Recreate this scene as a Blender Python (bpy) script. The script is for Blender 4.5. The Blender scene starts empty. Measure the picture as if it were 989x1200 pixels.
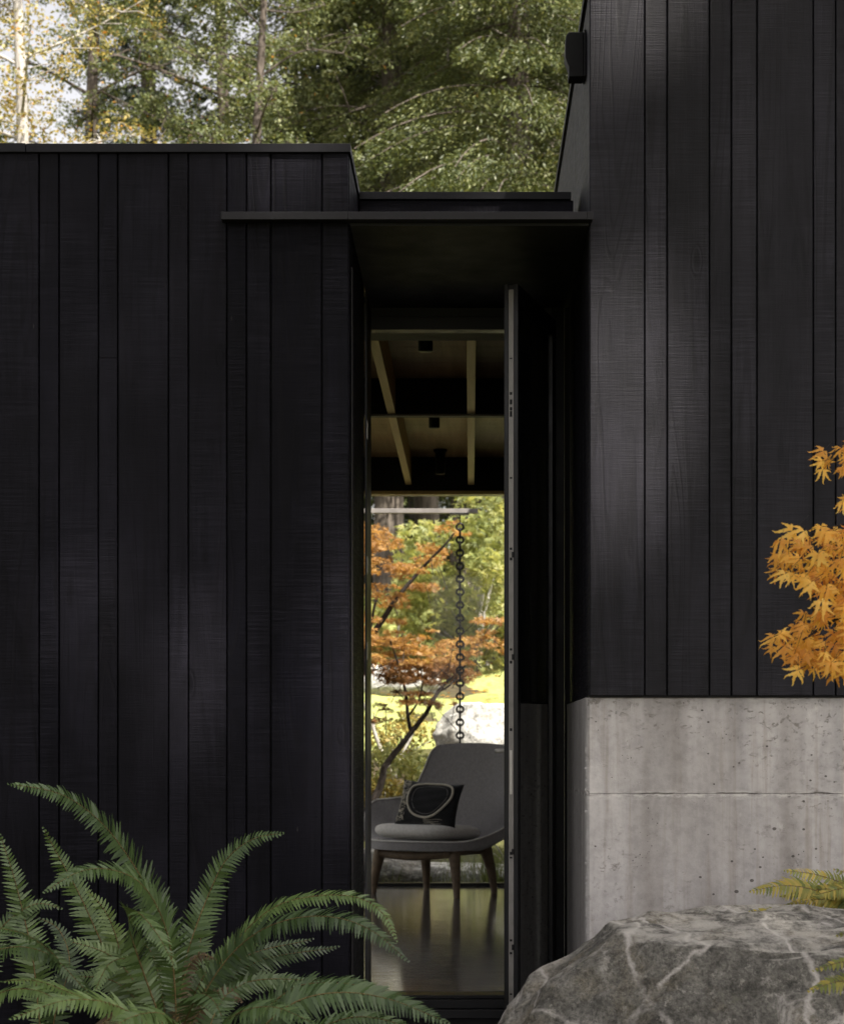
import bpy, math, random
import numpy as np
from mathutils import Vector, Matrix
random.seed(7)
rng = np.random.default_rng(11)
R = math.radians
F = 2360.0
def at(px, py, Y):                       # pixel of the photograph + distance -> world point
    return np.array([(px-551.0)*Y/F, Y, 1.0+(868.0-py)*Y/F])
scene = bpy.context.scene
COL = scene.collection

# ------------------------------------------------------------------ objects
def tag(o, label=None, cat=None, group=None, kind=None):
    if label: o['label'] = label
    if cat: o['category'] = cat
    if group: o['group'] = group
    if kind: o['kind'] = kind
    return o
def empty(name, loc=(0,0,0), rz=0.0):
    o = bpy.data.objects.new(name, None); COL.objects.link(o)
    o.location = loc; o.rotation_euler = (0,0,rz); o.empty_display_size = .1
    return o
def link(name, me, mat, parent=None, smooth=False):
    o = bpy.data.objects.new(name, me); COL.objects.link(o)
    if mat is not None:
        for m in (mat if isinstance(mat, (list,tuple)) else [mat]): me.materials.append(m)
    if smooth: me.polygons.foreach_set('use_smooth', [True]*len(me.polygons))
    if parent is not None: o.parent = parent
    return o
def npmesh(name, V, Fc):
    V = np.asarray(V, dtype=np.float32); Fc = np.asarray(Fc, dtype=np.int32)
    k = Fc.shape[1]; n = len(Fc)
    me = bpy.data.meshes.new(name)
    me.vertices.add(len(V)); me.vertices.foreach_set('co', V.ravel())
    me.loops.add(n*k); me.loops.foreach_set('vertex_index', Fc.ravel())
    me.polygons.add(n); me.polygons.foreach_set('loop_start', np.arange(0, n*k, k, dtype=np.int32))
    try: me.polygons.foreach_set('loop_total', np.full(n, k, dtype=np.int32))
    except Exception: pass
    me.update(calc_edges=True)
    return me
class MB:
    def __init__(s): s.v=[]; s.f=[]
    def add(s, vs, fs):
        b=len(s.v); s.v += [tuple(map(float,v)) for v in vs]; s.f += [tuple(b+i for i in f) for f in fs]; return s
    def box(s, x0,x1,y0,y1,z0,z1):
        return s.add([(x0,y0,z0),(x1,y0,z0),(x1,y1,z0),(x0,y1,z0),(x0,y0,z1),(x1,y0,z1),(x1,y1,z1),(x0,y1,z1)],
                     [(0,3,2,1),(4,5,6,7),(0,1,5,4),(1,2,6,5),(2,3,7,6),(3,0,4,7)])
    def tube(s, pts, rad, n=8, closed=False, caps=True):
        pts=[np.array(p,float) for p in pts]; m=len(pts)
        if not hasattr(rad,'__len__'): rad=[rad]*m
        base=len(s.v); prev=None
        for i,p in enumerate(pts):
            if closed: t=pts[(i+1)%m]-pts[i-1]
            else: t=pts[min(i+1,m-1)]-pts[max(i-1,0)]
            t/= (np.linalg.norm(t)+1e-9)
            if prev is None:
                a=np.array([0,0,1.]) if abs(t[2])<.9 else np.array([1.,0,0])
                u=np.cross(t,a)
            else: u=prev-t*np.dot(prev,t)
            u/= (np.linalg.norm(u)+1e-9); prev=u; w=np.cross(t,u)
            for k in range(n):
                an=2*math.pi*k/n
                s.v.append(tuple(p+rad[i]*(math.cos(an)*u+math.sin(an)*w)))
        for i in range(m if closed else m-1):
            j=(i+1)%m
            for k in range(n):
                k2=(k+1)%n
                s.f.append((base+i*n+k, base+j*n+k, base+j*n+k2, base+i*n+k2))
        if caps and not closed:
            s.f.append(tuple(base+k for k in range(n))[::-1] if n>2 else ())
            s.f.append(tuple(base+(m-1)*n+k for k in range(n)))
        return s
    def lathe(s, prof, c=(0,0,0), n=24):
        base=len(s.v)
        for (r,z) in prof:
            for k in range(n):
                a=2*math.pi*k/n; s.v.append((c[0]+r*math.cos(a), c[1]+r*math.sin(a), c[2]+z))
        for i in range(len(prof)-1):
            for k in range(n):
                k2=(k+1)%n; s.f.append((base+i*n+k, base+i*n+k2, base+(i+1)*n+k2, base+(i+1)*n+k))
        s.f.append(tuple(base+k for k in range(n))[::-1]); s.f.append(tuple(base+(len(prof)-1)*n+k for k in range(n)))
        return s
    def build(s, name, mat, parent=None, smooth=False, bevel=0, sub=0):
        me=bpy.data.meshes.new(name); me.from_pydata(s.v, [], [f for f in s.f if f]); me.update()
        o=link(name, me, mat, parent, smooth)
        if bevel:
            b=o.modifiers.new('bevel','BEVEL'); b.width=bevel; b.segments=2; b.limit_method='ANGLE'
        if sub:
            b=o.modifiers.new('sub','SUBSURF'); b.levels=sub; b.render_levels=sub
        return o
def smooth_curve(P, n):
    P=np.array(P,float); m=len(P)
    E=np.vstack([2*P[0]-P[1],P,2*P[-1]-P[-2]]); out=[]
    for t in np.linspace(0,m-1-1e-6,n):
        i=int(t); u=t-i; a,b,c,d=E[i],E[i+1],E[i+2],E[i+3]
        out.append(.5*((2*b)+(-a+c)*u+(2*a-5*b+4*c-d)*u*u+(-a+3*b-3*c+d)*u**3))
    return np.array(out)

# ------------------------------------------------------------------ materials
class NT:
    def __init__(s, name):
        s.m=bpy.data.materials.new(name); s.m.use_nodes=True; s.t=s.m.node_tree; s.t.nodes.clear()
        s.out=s.n('ShaderNodeOutputMaterial')
    def n(s, ty, **kw):
        x=s.t.nodes.new(ty)
        for k,v in kw.items():
            if k in x.inputs.keys() if isinstance(k,str) else False: pass
            setattr(x,k,v)
        return x
    def l(s, a, b): s.t.links.new(a,b); return b
    def coord(s, scale=(1,1,1), which='Object', loc=None):
        c=s.n('ShaderNodeTexCoord'); mp=s.n('ShaderNodeMapping'); mp.inputs['Scale'].default_value=scale
        s.l(c.outputs[which], mp.inputs['Vector'])
        if loc is not None: s.l(loc, mp.inputs['Location'])
        return mp.outputs['Vector']
    def noise(s, vec, scale=5, detail=4, rough=.5, dist=0):
        x=s.n('ShaderNodeTexNoise'); x.inputs['Scale'].default_value=scale; x.inputs['Detail'].default_value=detail
        x.inputs['Roughness'].default_value=rough; x.inputs['Distortion'].default_value=dist
        s.l(vec,x.inputs['Vector']); return x.outputs['Fac']
    def vor(s, vec, scale=5, feature='F1', rand=1):
        x=s.n('ShaderNodeTexVoronoi'); x.feature=feature; x.inputs['Scale'].default_value=scale
        x.inputs['Randomness'].default_value=rand
        s.l(vec,x.inputs['Vector']); return x.outputs['Distance']
    def ramp(s, fac, stops):
        x=s.n('ShaderNodeValToRGB'); e=x.color_ramp.elements
        while len(e)>1: e.remove(e[-1])
        for i,(p,c) in enumerate(stops):
            if not hasattr(c,'__len__'): c=(c,c,c)
            q=e[0] if i==0 else e.new(p)
            q.position=p; q.color=(c[0],c[1],c[2],1)
        s.l(fac,x.inputs['Fac']); return x.outputs['Color']
    def mix(s, fac, a, b, mode='MIX'):
        x=s.n('ShaderNodeMix'); x.data_type='RGBA'; x.blend_type=mode
        for v,i in ((fac,0),(a,6),(b,7)):
            if isinstance(v,(int,float)): x.inputs[i].default_value = v if i==0 else (v,v,v,1)
            elif isinstance(v,(tuple,list)): x.inputs[i].default_value=(v[0],v[1],v[2],1)
            else: s.l(v,x.inputs[i])
        return x.outputs[2]
    def math(s, op, a, b=None):
        x=s.n('ShaderNodeMath'); x.operation=op
        for v,i in ((a,0),(b,1)):
            if v is None: continue
            if isinstance(v,(int,float)): x.inputs[i].default_value=v
            else: s.l(v,x.inputs[i])
        return x.outputs[0]
    def bump(s, h, strength=.3, dist=.01, nrm=None):
        x=s.n('ShaderNodeBump'); x.inputs['Strength'].default_value=strength; x.inputs['Distance'].default_value=dist
        s.l(h,x.inputs['Height'])
        if nrm is not None: s.l(nrm,x.inputs['Normal'])
        return x.outputs['Normal']
    def island(s): return s.n('ShaderNodeNewGeometry').outputs['Random Per Island']
    def pbr(s, color, rough=.6, metal=0, normal=None, spec=.5, extra=None):
        p=s.n('ShaderNodeBsdfPrincipled')
        for v,k in ((color,'Base Color'),(rough,'Roughness'),(metal,'Metallic'),(spec,'Specular IOR Level')):
            if isinstance(v,(int,float)) : p.inputs[k].default_value=v if k!='Base Color' else (v,v,v,1)
            elif isinstance(v,(tuple,list)): p.inputs[k].default_value=(v[0],v[1],v[2],1)
            else: s.l(v,p.inputs[k])
        if normal is not None: s.l(normal,p.inputs['Normal'])
        for k,v in (extra or {}).items(): p.inputs[k].default_value=v
        s.l(p.outputs[0], s.out.inputs['Surface']); s.p=p
        return s.m

def mat_boards(name, lo, hi, sp=.16):
    t=NT(name); isl=t.island()
    off=t.n('ShaderNodeCombineXYZ'); t.l(t.math('MULTIPLY',isl,37.0),off.inputs[0]); t.l(t.math('MULTIPLY',isl,91.0),off.inputs[2])
    v_saw=t.coord((1.3,1.3,44),loc=off.outputs[0]); v_gr=t.coord((34,34,1.1),loc=off.outputs[0]); v_f=t.coord((8,8,.9),loc=off.outputs[0])
    saw=t.noise(v_saw,3.2,3,.65); saw2=t.noise(t.coord((7,7,150),loc=off.outputs[0]),3,2,.6)
    gr=t.noise(v_gr,2.2,5,.6,.6); fig=t.noise(v_f,1.1,4,.6,2.2); big=t.noise(t.coord((1.2,1.2,.7)),1.3,3,.6)
    knot=t.vor(t.coord((7.5,7.5,2.6),loc=off.outputs[0]),.62)
    kd=t.ramp(knot,[(0,0.12),(.04,.35),(.07,1),(.085,.55),(.11,1)])
    fb=t.ramp(fig,[(.34,.45),(.45,1),(.62,.9),(.70,.6),(.76,1)])
    c=t.mix(t.ramp(isl,[(0,0),(1,1)]), lo, hi)
    msk=t.ramp(t.noise(t.coord((2.2,2.2,1.6),loc=off.outputs[0]),1.6,3,.6),[(.38,.1),(.62,1)])
    c=t.mix(t.math('MULTIPLY',t.ramp(saw,[(.42,0),(.72,.8)]),msk), c, tuple(min(1,k*2.6) for k in hi))
    c=t.mix(.85,c,fb,'MULTIPLY'); c=t.mix(.9,c,kd,'MULTIPLY')
    c=t.mix(t.ramp(big,[(.35,0),(.7,.6)]), c, tuple(k*1.7 for k in hi)); c=t.mix(1.0,c,t.ramp(t.noise(t.coord((1.5,1.5,.9),loc=off.outputs[0]),1.1,5,.65),[(.32,.42),(.55,1),(.72,1.7)]),'MULTIPLY')
    c=t.mix(.32,c,t.ramp(gr,[(.3,.45),(.6,1.25)]),'MULTIPLY')
    # sparse pale scuffs
    sc=t.vor(t.coord((9,9,2.2),loc=off.outputs[0]),1.2); c=t.mix(t.ramp(sc,[(0,.4),(.022,.2),(.03,0)]),c,(.08,.075,.075))
    cg=t.noise(t.coord((5.5,5.5,.42),loc=off.outputs[0]),1.25,1.5,.4,.5); cs=t.math('SINE',t.math('MULTIPLY',cg,95.0))
    cm=t.ramp(t.noise(t.coord((3,3,.8),loc=off.outputs[0]),1.2,2,.5),[(.42,0),(.6,1)])
    cw=t.math('MULTIPLY',t.ramp(cs,[(.35,0),(.95,1)]),cm)
    c=t.mix(t.math('MULTIPLY',cw,.4),c,(.0035,.0032,.0042))
    h=t.math('ADD',t.math('MULTIPLY',t.math('MULTIPLY',saw,msk),1.0),t.math('ADD',t.math('MULTIPLY',gr,.28),t.math('MULTIPLY',saw2,.35)))
    h=t.math('ADD',h,t.math('MULTIPLY',kd,.9)); h=t.math('ADD',h,t.math('MULTIPLY',fig,1.0)); h=t.math('SUBTRACT',h,t.math('MULTIPLY',cw,.4))
    nb=t.bump(h,.42,.004)
    ro=t.ramp(saw,[(.3,.62),(.7,.45)])
    return t.pbr(c,ro,0,nb,sp)
M={}
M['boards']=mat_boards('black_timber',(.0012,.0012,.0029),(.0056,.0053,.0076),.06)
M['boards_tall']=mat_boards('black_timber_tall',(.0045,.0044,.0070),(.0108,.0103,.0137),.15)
def mat_metal(name,c,rough=.4,spec=.5,metal=0,b=.1):
    t=NT(name); v=t.coord((1,1,1)); n=t.noise(v,7,5,.6); n2=t.noise(v,160,2,.5)
    col=t.mix(t.ramp(n,[(.3,0),(.7,1)]),tuple(k*.75 for k in c),tuple(k*1.3 for k in c))
    return t.pbr(col,t.ramp(n,[(.3,rough-.08),(.7,rough+.1)]),metal,t.bump(n2,b,.0015),spec)
M['cap']=mat_metal('black_flashing',(.0045,.0044,.0062),.5,.16)
M['steel']=mat_metal('black_steel',(.0065,.006,.0075),.5,.22)
M['frame']=mat_metal('black_door_frame',(.006,.006,.0075),.4,.3)
M['alu']=mat_metal('grey_edge_profile',(.20,.19,.18),.45,.4,.4)
M['brushed']=mat_metal('brushed_steel',(.5,.48,.45),.35,.5,.2)
M['soffit']=mat_metal('dark_soffit',(.008,.008,.0105),.6,.3)
M['chain']=mat_metal('dark_chain_iron',(.02,.019,.018),.45,.5,.6)
M['bar']=mat_metal('grey_steel_bar',(.16,.145,.14),.5)
# concrete
def mat_concrete():
    t=NT('board_formed_concrete'); v=t.coord((1,1,1))
    big=t.noise(v,2.0,5,.6); fine=t.noise(v,26,6,.7); grit=t.noise(v,170,3,.7)
    stv=t.noise(t.coord((9,9,.8)),1.3,4,.6); st2=t.noise(t.coord((30,30,1.6)),1.1,3,.6)
    c=t.mix(t.ramp(big,[(.3,0),(.7,1)]),(.315,.30,.298),(.44,.42,.415))
    c=t.mix(t.ramp(stv,[(.35,.0),(.6,.55)]),c,(.50,.475,.46))
    c=t.mix(t.ramp(st2,[(.52,0),(.70,.55)]),c,(.25,.215,.18))
    c=t.mix(t.math('MULTIPLY',t.ramp(t.noise(t.coord((4,4,.35)),1.0,4,.6),[(.46,0),(.66,.7)]),1.0),c,(.22,.20,.185))
    c=t.mix(.7,c,t.ramp(fine,[(.25,.62),(.55,1.0),(.8,1.12)]),'MULTIPLY')
    # bug holes, gathered in bands
    h1=t.vor(t.coord((1,1,1.3)),21); m1=t.noise(v,2.6,3,.6)
    rad=t.ramp(m1,[(.41,0),(.76,.28)])
    hole=t.math('LESS_THAN',h1,t.math('MULTIPLY',rad,.75))
    h2=t.vor(v,70); hole2=t.math('LESS_THAN',h2,t.math('MULTIPLY',t.ramp(t.noise(v,4.3,3,.6),[(.50,0),(.78,.5)]),.55))
    pits=t.noise(t.coord((1,1,1.6)),34,5,.75); 
    pm=t.math('MULTIPLY',t.ramp(pits,[(.57,0),(.64,1)]),t.ramp(t.noise(v,2.1,4,.7),[(.44,0),(.60,1)]))
    dark=t.math('MAXIMUM',hole,hole2)
    c=t.mix(t.math('MULTIPLY',dark,.82),c,(.05,.043,.038)); c=t.mix(t.math('MULTIPLY',pm,.65),c,(.12,.105,.085))
    # efflorescence flecks
    c=t.mix(t.math('MULTIPLY',t.ramp(t.noise(t.coord((1,1,.45)),13,5,.7),[(.63,0),(.72,.6)]),1.0),c,(.5,.48,.46))
    tc=t.n('ShaderNodeTexCoord'); sx=t.n('ShaderNodeSeparateXYZ'); t.l(tc.outputs['Object'],sx.inputs[0])
    dz=t.math('ABSOLUTE',t.math('SUBTRACT',sx.outputs[2],.818)); nz=t.noise(t.coord((1,1,3)),16,5,.75)
    band=t.math('MULTIPLY',t.ramp(dz,[(0,1),(.010,.5),(.02,0)]),t.ramp(nz,[(.5,0),(.6,1)])); c=t.mix(t.math('MULTIPLY',band,.7),c,(.58,.56,.53))
    rough_=t.math('MULTIPLY',t.ramp(dz,[(0,1),(.014,0)]),t.ramp(nz,[(.38,1),(.46,0)])); c=t.mix(t.math('MULTIPLY',rough_,.75),c,(.07,.06,.05))
    h=t.math('SUBTRACT',t.math('ADD',t.math('MULTIPLY',fine,.5),t.math('MULTIPLY',grit,.25)),t.math('ADD',t.math('MULTIPLY',dark,1.3),pm))
    return t.pbr(c,.82,0,t.bump(h,.6,.004),.3)
M['concrete']=mat_concrete()
# boulder in front
def mat_rock(name,a,b,vein,veins=True,sc=1.0):
    t=NT(name); v=t.coord((sc,sc,sc))
    n=t.noise(v,2.3,8,.65,.3); n2=t.noise(v,15,8,.72); n3=t.noise(v,90,4,.7); n4=t.noise(v,5,6,.7)
    c=t.mix(t.ramp(n,[(.35,0),(.65,1)]),a,b)
    c=t.mix(t.ramp(n4,[(.5,0),(.66,.5)]),c,(.17,.14,.09))
    c=t.mix(.9,c,t.ramp(n2,[(.30,.25),(.5,1),(.72,1.5)]),'MULTIPLY'); c=t.mix(.7,c,t.ramp(n3,[(.36,.35),(.5,1),(.66,1.5)]),'MULTIPLY')
    c=t.mix(t.ramp(t.noise(v,32,5,.75),[(.56,0),(.66,.5)]),c,tuple(min(1,k*2.0) for k in b))
    if veins:
        d=t.n('ShaderNodeVectorMath'); d.operation='ADD'
        nz=t.n('ShaderNodeTexNoise'); nz.inputs['Scale'].default_value=5; nz.inputs['Detail'].default_value=6; t.l(v,nz.inputs['Vector'])
        sub=t.n('ShaderNodeVectorMath'); sub.operation='SCALE'; sub.inputs[3].default_value=.22; t.l(nz.outputs['Color'],sub.inputs[0])
        t.l(v,d.inputs[0]); t.l(sub.outputs[0],d.inputs[1])
        es=[]
        for (vx,vy,vz,fr_,ph_) in ((1.0,.25,-.75,6.0,.6),(.95,.1,.18,8.2,1.9),(.35,-.3,1.0,5.0,2.6)):
            dp=t.n('ShaderNodeVectorMath'); dp.operation='DOT_PRODUCT'; dp.inputs[1].default_value=(vx,vy,vz); t.l(d.outputs[0],dp.inputs[0])
            es.append(t.math('ABSOLUTE',t.math('SINE',t.math('ADD',t.math('MULTIPLY',dp.outputs['Value'],fr_),ph_))))
        e=t.math('MINIMUM',es[0],t.math('MINIMUM',es[1],t.math('ADD',es[2],.035)))
        wv=t.math('MULTIPLY',t.ramp(e,[(0,1),(.03,.8),(.085,0)]),t.ramp(t.noise(v,4.5,5,.7),[(.38,.08),(.52,1)]))
        c=t.mix(t.math('MULTIPLY',wv,.85),c,vein)
        blot=t.ramp(t.noise(v,3.6,7,.7,.8),[(.565,0),(.63,.75)]); c=t.mix(blot,c,vein)
    lich=t.ramp(t.noise(v,7,6,.7),[(.6,0),(.7,.35)]); c=t.mix(lich,c,(.10,.115,.05))
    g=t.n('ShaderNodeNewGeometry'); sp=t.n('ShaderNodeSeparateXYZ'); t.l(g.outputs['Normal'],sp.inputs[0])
    sky_rim=t.math('MULTIPLY',t.ramp(sp.outputs[2],[(.72,0),(.93,1)]),t.ramp(t.noise(v,11,6,.75),[(.42,0),(.56,1)])); c=t.mix(t.math('MULTIPLY',sky_rim,.6),c,tuple(min(1,k*2.6) for k in b))  # pale upward faces: the sky-lit rim is put into the colour
    h=t.math('ADD',t.math('MULTIPLY',n2,1.0),t.math('ADD',t.math('MULTIPLY',n3,.3),n))
    return t.pbr(c,.8,0,t.bump(h,1.0,.03),.3)
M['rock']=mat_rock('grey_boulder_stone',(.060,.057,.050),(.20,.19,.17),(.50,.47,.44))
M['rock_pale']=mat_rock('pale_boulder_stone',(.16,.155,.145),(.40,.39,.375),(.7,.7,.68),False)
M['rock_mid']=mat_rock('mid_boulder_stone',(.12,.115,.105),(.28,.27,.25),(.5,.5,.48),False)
def mat_ground():
    t=NT('mossy_ground'); v=t.coord((1,1,1))
    n=t.noise(v,.8,6,.6); n2=t.noise(v,12,6,.7); n3=t.noise(v,80,3,.7)
    c=t.mix(t.ramp(n,[(.4,0),(.62,1)]),(.06,.045,.028),(.10,.115,.03))
    c=t.mix(.8,c,t.ramp(n2,[(.3,.5),(.7,1.4)]),'MULTIPLY')
    return t.pbr(c,.9,0,t.bump(t.math('ADD',n2,t.math('MULTIPLY',n3,.5)),.8,.04),.2)
M['ground']=mat_ground()
def mat_moss():
    t=NT('yellow_moss'); v=t.coord((1,1,1)); n=t.noise(v,1.6,6,.65); n2=t.noise(v,22,6,.7)
    c=t.mix(t.ramp(n,[(.35,0),(.65,1)]),(.22,.25,.08),(.36,.385,.14))
    c=t.mix(t.ramp(t.noise(v,9,5,.7),[(.6,0),(.68,.8)]),c,(.30,.22,.07))
    c=t.mix(.6,c,t.ramp(n2,[(.3,.6),(.7,1.3)]),'MULTIPLY')
    return t.pbr(c,.9,0,t.bump(n2,.8,.05),.2)
M['moss']=mat_moss()
def mat_leaf(name, cols, trans=.4, rough=.55, patch=.9, spec=.35, bump=False, fac=None):
    t=NT(name); isl=t.island(); v=t.coord((1,1,1))
    n=t.noise(v,patch,4,.6)
    f=t.math('ADD',t.math('MULTIPLY',isl,.6),t.math('MULTIPLY',t.ramp(n,[(.3,0),(.7,1)]),.4))
    if fac:
        oi=t.n('ShaderNodeObjectInfo'); f=t.math('ADD',t.math('MULTIPLY',f,.35),t.math('MULTIPLY',oi.outputs['Random'],.65))
    k=len(cols); c=t.ramp(f,[(i/(k-1),cc) for i,cc in enumerate(cols)])
    p=t.n('ShaderNodeBsdfPrincipled'); t.l(c,p.inputs['Base Color']); p.inputs['Roughness'].default_value=rough
    p.inputs['Specular IOR Level'].default_value=spec
    tr=t.n('ShaderNodeBsdfTranslucent'); t.l(t.mix(1.0,c,(1.25,1.15,.7),'MULTIPLY'),tr.inputs['Color'])
    mx=t.n('ShaderNodeMixShader'); mx.inputs[0].default_value=trans
    t.l(p.outputs[0],mx.inputs[1]); t.l(tr.outputs[0],mx.inputs[2]); t.l(mx.outputs[0],t.out.inputs['Surface'])
    return t.m
M['fern']=mat_leaf('sword_fern_green',[(.014,.028,.007),(.038,.068,.016),(.075,.118,.030),(.135,.19,.055)],.15,.42,3,.5,False,True)
M['fern_dry']=mat_leaf('dry_fern_brown',[(.035,.024,.012),(.07,.045,.022),(.12,.085,.04)],.2,.6,5)
M['fern_y']=mat_leaf('autumn_fern_yellow',[(.045,.075,.016),(.13,.15,.03),(.30,.25,.045),(.40,.26,.06)],.35,.5,9)
M['maple_f']=mat_leaf('orange_maple_leaf',[(.38,.14,.03),(.64,.31,.05),(.80,.50,.09),(.82,.66,.22)],.5,.45,14)
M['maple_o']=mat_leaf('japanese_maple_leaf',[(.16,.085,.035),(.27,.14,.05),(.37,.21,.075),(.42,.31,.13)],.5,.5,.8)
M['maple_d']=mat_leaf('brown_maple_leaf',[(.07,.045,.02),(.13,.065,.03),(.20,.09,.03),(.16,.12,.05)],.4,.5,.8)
M['yel']=mat_leaf('yellow_green_leaf',[(.12,.15,.06),(.23,.26,.10),(.38,.38,.16),(.56,.53,.30)],.5,.5,.8)
M['madrone']=mat_leaf('madrone_leaf',[(.022,.036,.012),(.055,.072,.02),(.095,.12,.035),(.15,.17,.05),(.27,.27,.10)],.35,.5,.7,.3)
M['madrone2']=mat_leaf('grey_green_leaf',[(.022,.036,.016),(.055,.070,.026),(.095,.115,.045),(.15,.165,.075),(.27,.28,.15)],.35,.5,.7,.3)
M['autumn']=mat_leaf('turning_leaf',[(.09,.10,.04),(.19,.18,.06),(.34,.27,.08),(.34,.20,.07)],.4,.5,.6)
M['rusty']=mat_leaf('rusty_leaf',[(.28,.12,.025),(.38,.18,.03),(.40,.24,.05)],.4,.5,.6)
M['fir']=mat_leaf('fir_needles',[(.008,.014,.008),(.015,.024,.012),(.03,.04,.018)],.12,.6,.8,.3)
M['fir2']=mat_leaf('olive_fir_needles',[(.025,.038,.012),(.055,.07,.02),(.10,.115,.035),(.19,.19,.08)],.2,.6,.8,.3)  # lighter olive needle colour than the dark firs
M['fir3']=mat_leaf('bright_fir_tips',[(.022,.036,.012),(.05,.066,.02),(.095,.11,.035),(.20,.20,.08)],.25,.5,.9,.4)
M['grass']=mat_leaf('grass_blade',[(.06,.09,.02),(.12,.15,.03),(.2,.2,.06)],.3,.6,2)
def mat_bark(name,a,b,sc=1):
    t=NT(name); n=t.noise(t.coord((8*sc,8*sc,1.6*sc)),2.5,6,.7,.5); n2=t.noise(t.coord((1,1,1)),3,3,.5)
    c=t.mix(t.ramp(n,[(.35,0),(.65,1)]),a,b); c=t.mix(.5,c,t.ramp(n2,[(.3,.6),(.7,1.2)]),'MULTIPLY')
    return t.pbr(c,.85,0,t.bump(n,.8,.02),.2)
M['bark']=mat_bark('brown_bark',(.035,.028,.022),(.12,.10,.085))
M['bark_pale']=mat_bark('pale_bark',(.22,.20,.18),(.42,.40,.37))
M['bark_mid']=mat_bark('grey_bark',(.10,.085,.07),(.23,.205,.18))
M['bark_dark']=mat_bark('dark_maple_bark',(.012,.009,.008),(.035,.027,.023),4)
M['stem']=mat_bark('fern_rachis',(.11,.075,.03),(.20,.14,.06),8)
def mat_floor():
    t=NT('polished_concrete_floor'); v=t.coord((1,1,1)); n=t.noise(v,1.1,6,.6); n2=t.noise(t.coord((1.2,5,1)),3,5,.6); n3=t.noise(v,240,2,.6)
    c=t.mix(t.ramp(n,[(.3,0),(.7,1)]),(.085,.080,.073),(.16,.152,.14))
    w=t.noise(t.coord((1.6,9,1)),2.4,4,.6)
    return t.pbr(c,t.ramp(n2,[(.3,.05),(.7,.15)]),0,t.bump(w,.10,.01),.75)
M['floor']=mat_floor()
def mat_wood(name,a,b,plank=False):
    t=NT(name); n=t.noise(t.coord((12,.7,12)),2,5,.6,.4); c=t.mix(t.ramp(n,[(.3,0),(.7,1)]),a,b)
    h=n
    return t.pbr(c,.5,0,t.bump(h,.3,.003),.3)
M['plank']=mat_wood('plywood_ceiling',(.20,.125,.06),(.32,.21,.11))
M['joist']=mat_wood('timber_joist',(.34,.22,.09),(.50,.34,.16))
M['leg']=mat_wood('walnut_leg',(.12,.085,.055),(.21,.15,.10))
M['wallin']=mat_metal('charcoal_inner_wall',(.012,.0115,.012),.8,.2)
M['greywall']=mat_metal('brown_grey_soffit',(.10,.092,.085),.8,.3)
def mat_fabric(name,a,b):
    t=NT(name); v=t.coord((1,1,1)); w1=t.noise(t.coord((60,60,900)),1,2,.5); n=t.noise(v,420,2,.6); n2=t.noise(v,60,3,.6)
    c=t.mix(t.ramp(n,[(.35,0),(.65,1)]),a,b); c=t.mix(.5,c,t.ramp(n2,[(.3,.75),(.7,1.2)]),'MULTIPLY')
    return t.pbr(c,.95,0,t.bump(n,.4,.002),.15,{'Sheen Weight':.4,'Sheen Roughness':.5})
M['fabric']=mat_fabric('charcoal_wool',(.17,.16,.165),(.29,.275,.275))
M['seat']=mat_fabric('grey_wool',(.55,.525,.50),(.74,.71,.68))
M['pillow']=mat_fabric('black_linen',(.010,.010,.012),(.02,.02,.022))
M['cream']=mat_fabric('cream_yarn',(.45,.41,.34),(.65,.6,.5))
def mat_glass(name, base=.06, tint=(1,1,1), boost=1.0):
    t=NT(name); fr=t.n('ShaderNodeFresnel'); fr.inputs[0].default_value=1.5
    tr=t.n('ShaderNodeBsdfTransparent'); tr.inputs[0].default_value=(*tint,1); gl=t.n('ShaderNodeBsdfGlossy'); gl.inputs['Roughness'].default_value=.02
    mx=t.n('ShaderNodeMixShader'); t.l(t.math('MULTIPLY',fr.outputs[0],boost),mx.inputs[0])
    t.l(tr.outputs[0],mx.inputs[1]); t.l(gl.outputs[0],mx.inputs[2]); t.l(mx.outputs[0],t.out.inputs['Surface']); return t.m
M['glass']=mat_glass('clear_window_glass',tint=(.97,.98,.97),boost=.3)
t=NT('dark_door_glass'); M['doorglass']=t.pbr((.012,.014,.012),.05,0,None,1.0,{'Coat Weight':1.0,'Coat IOR':1.9,'Coat Roughness':.04})
M['black']=mat_metal('black_powder_coat',(.003,.003,.0035),.5,.15)

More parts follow.
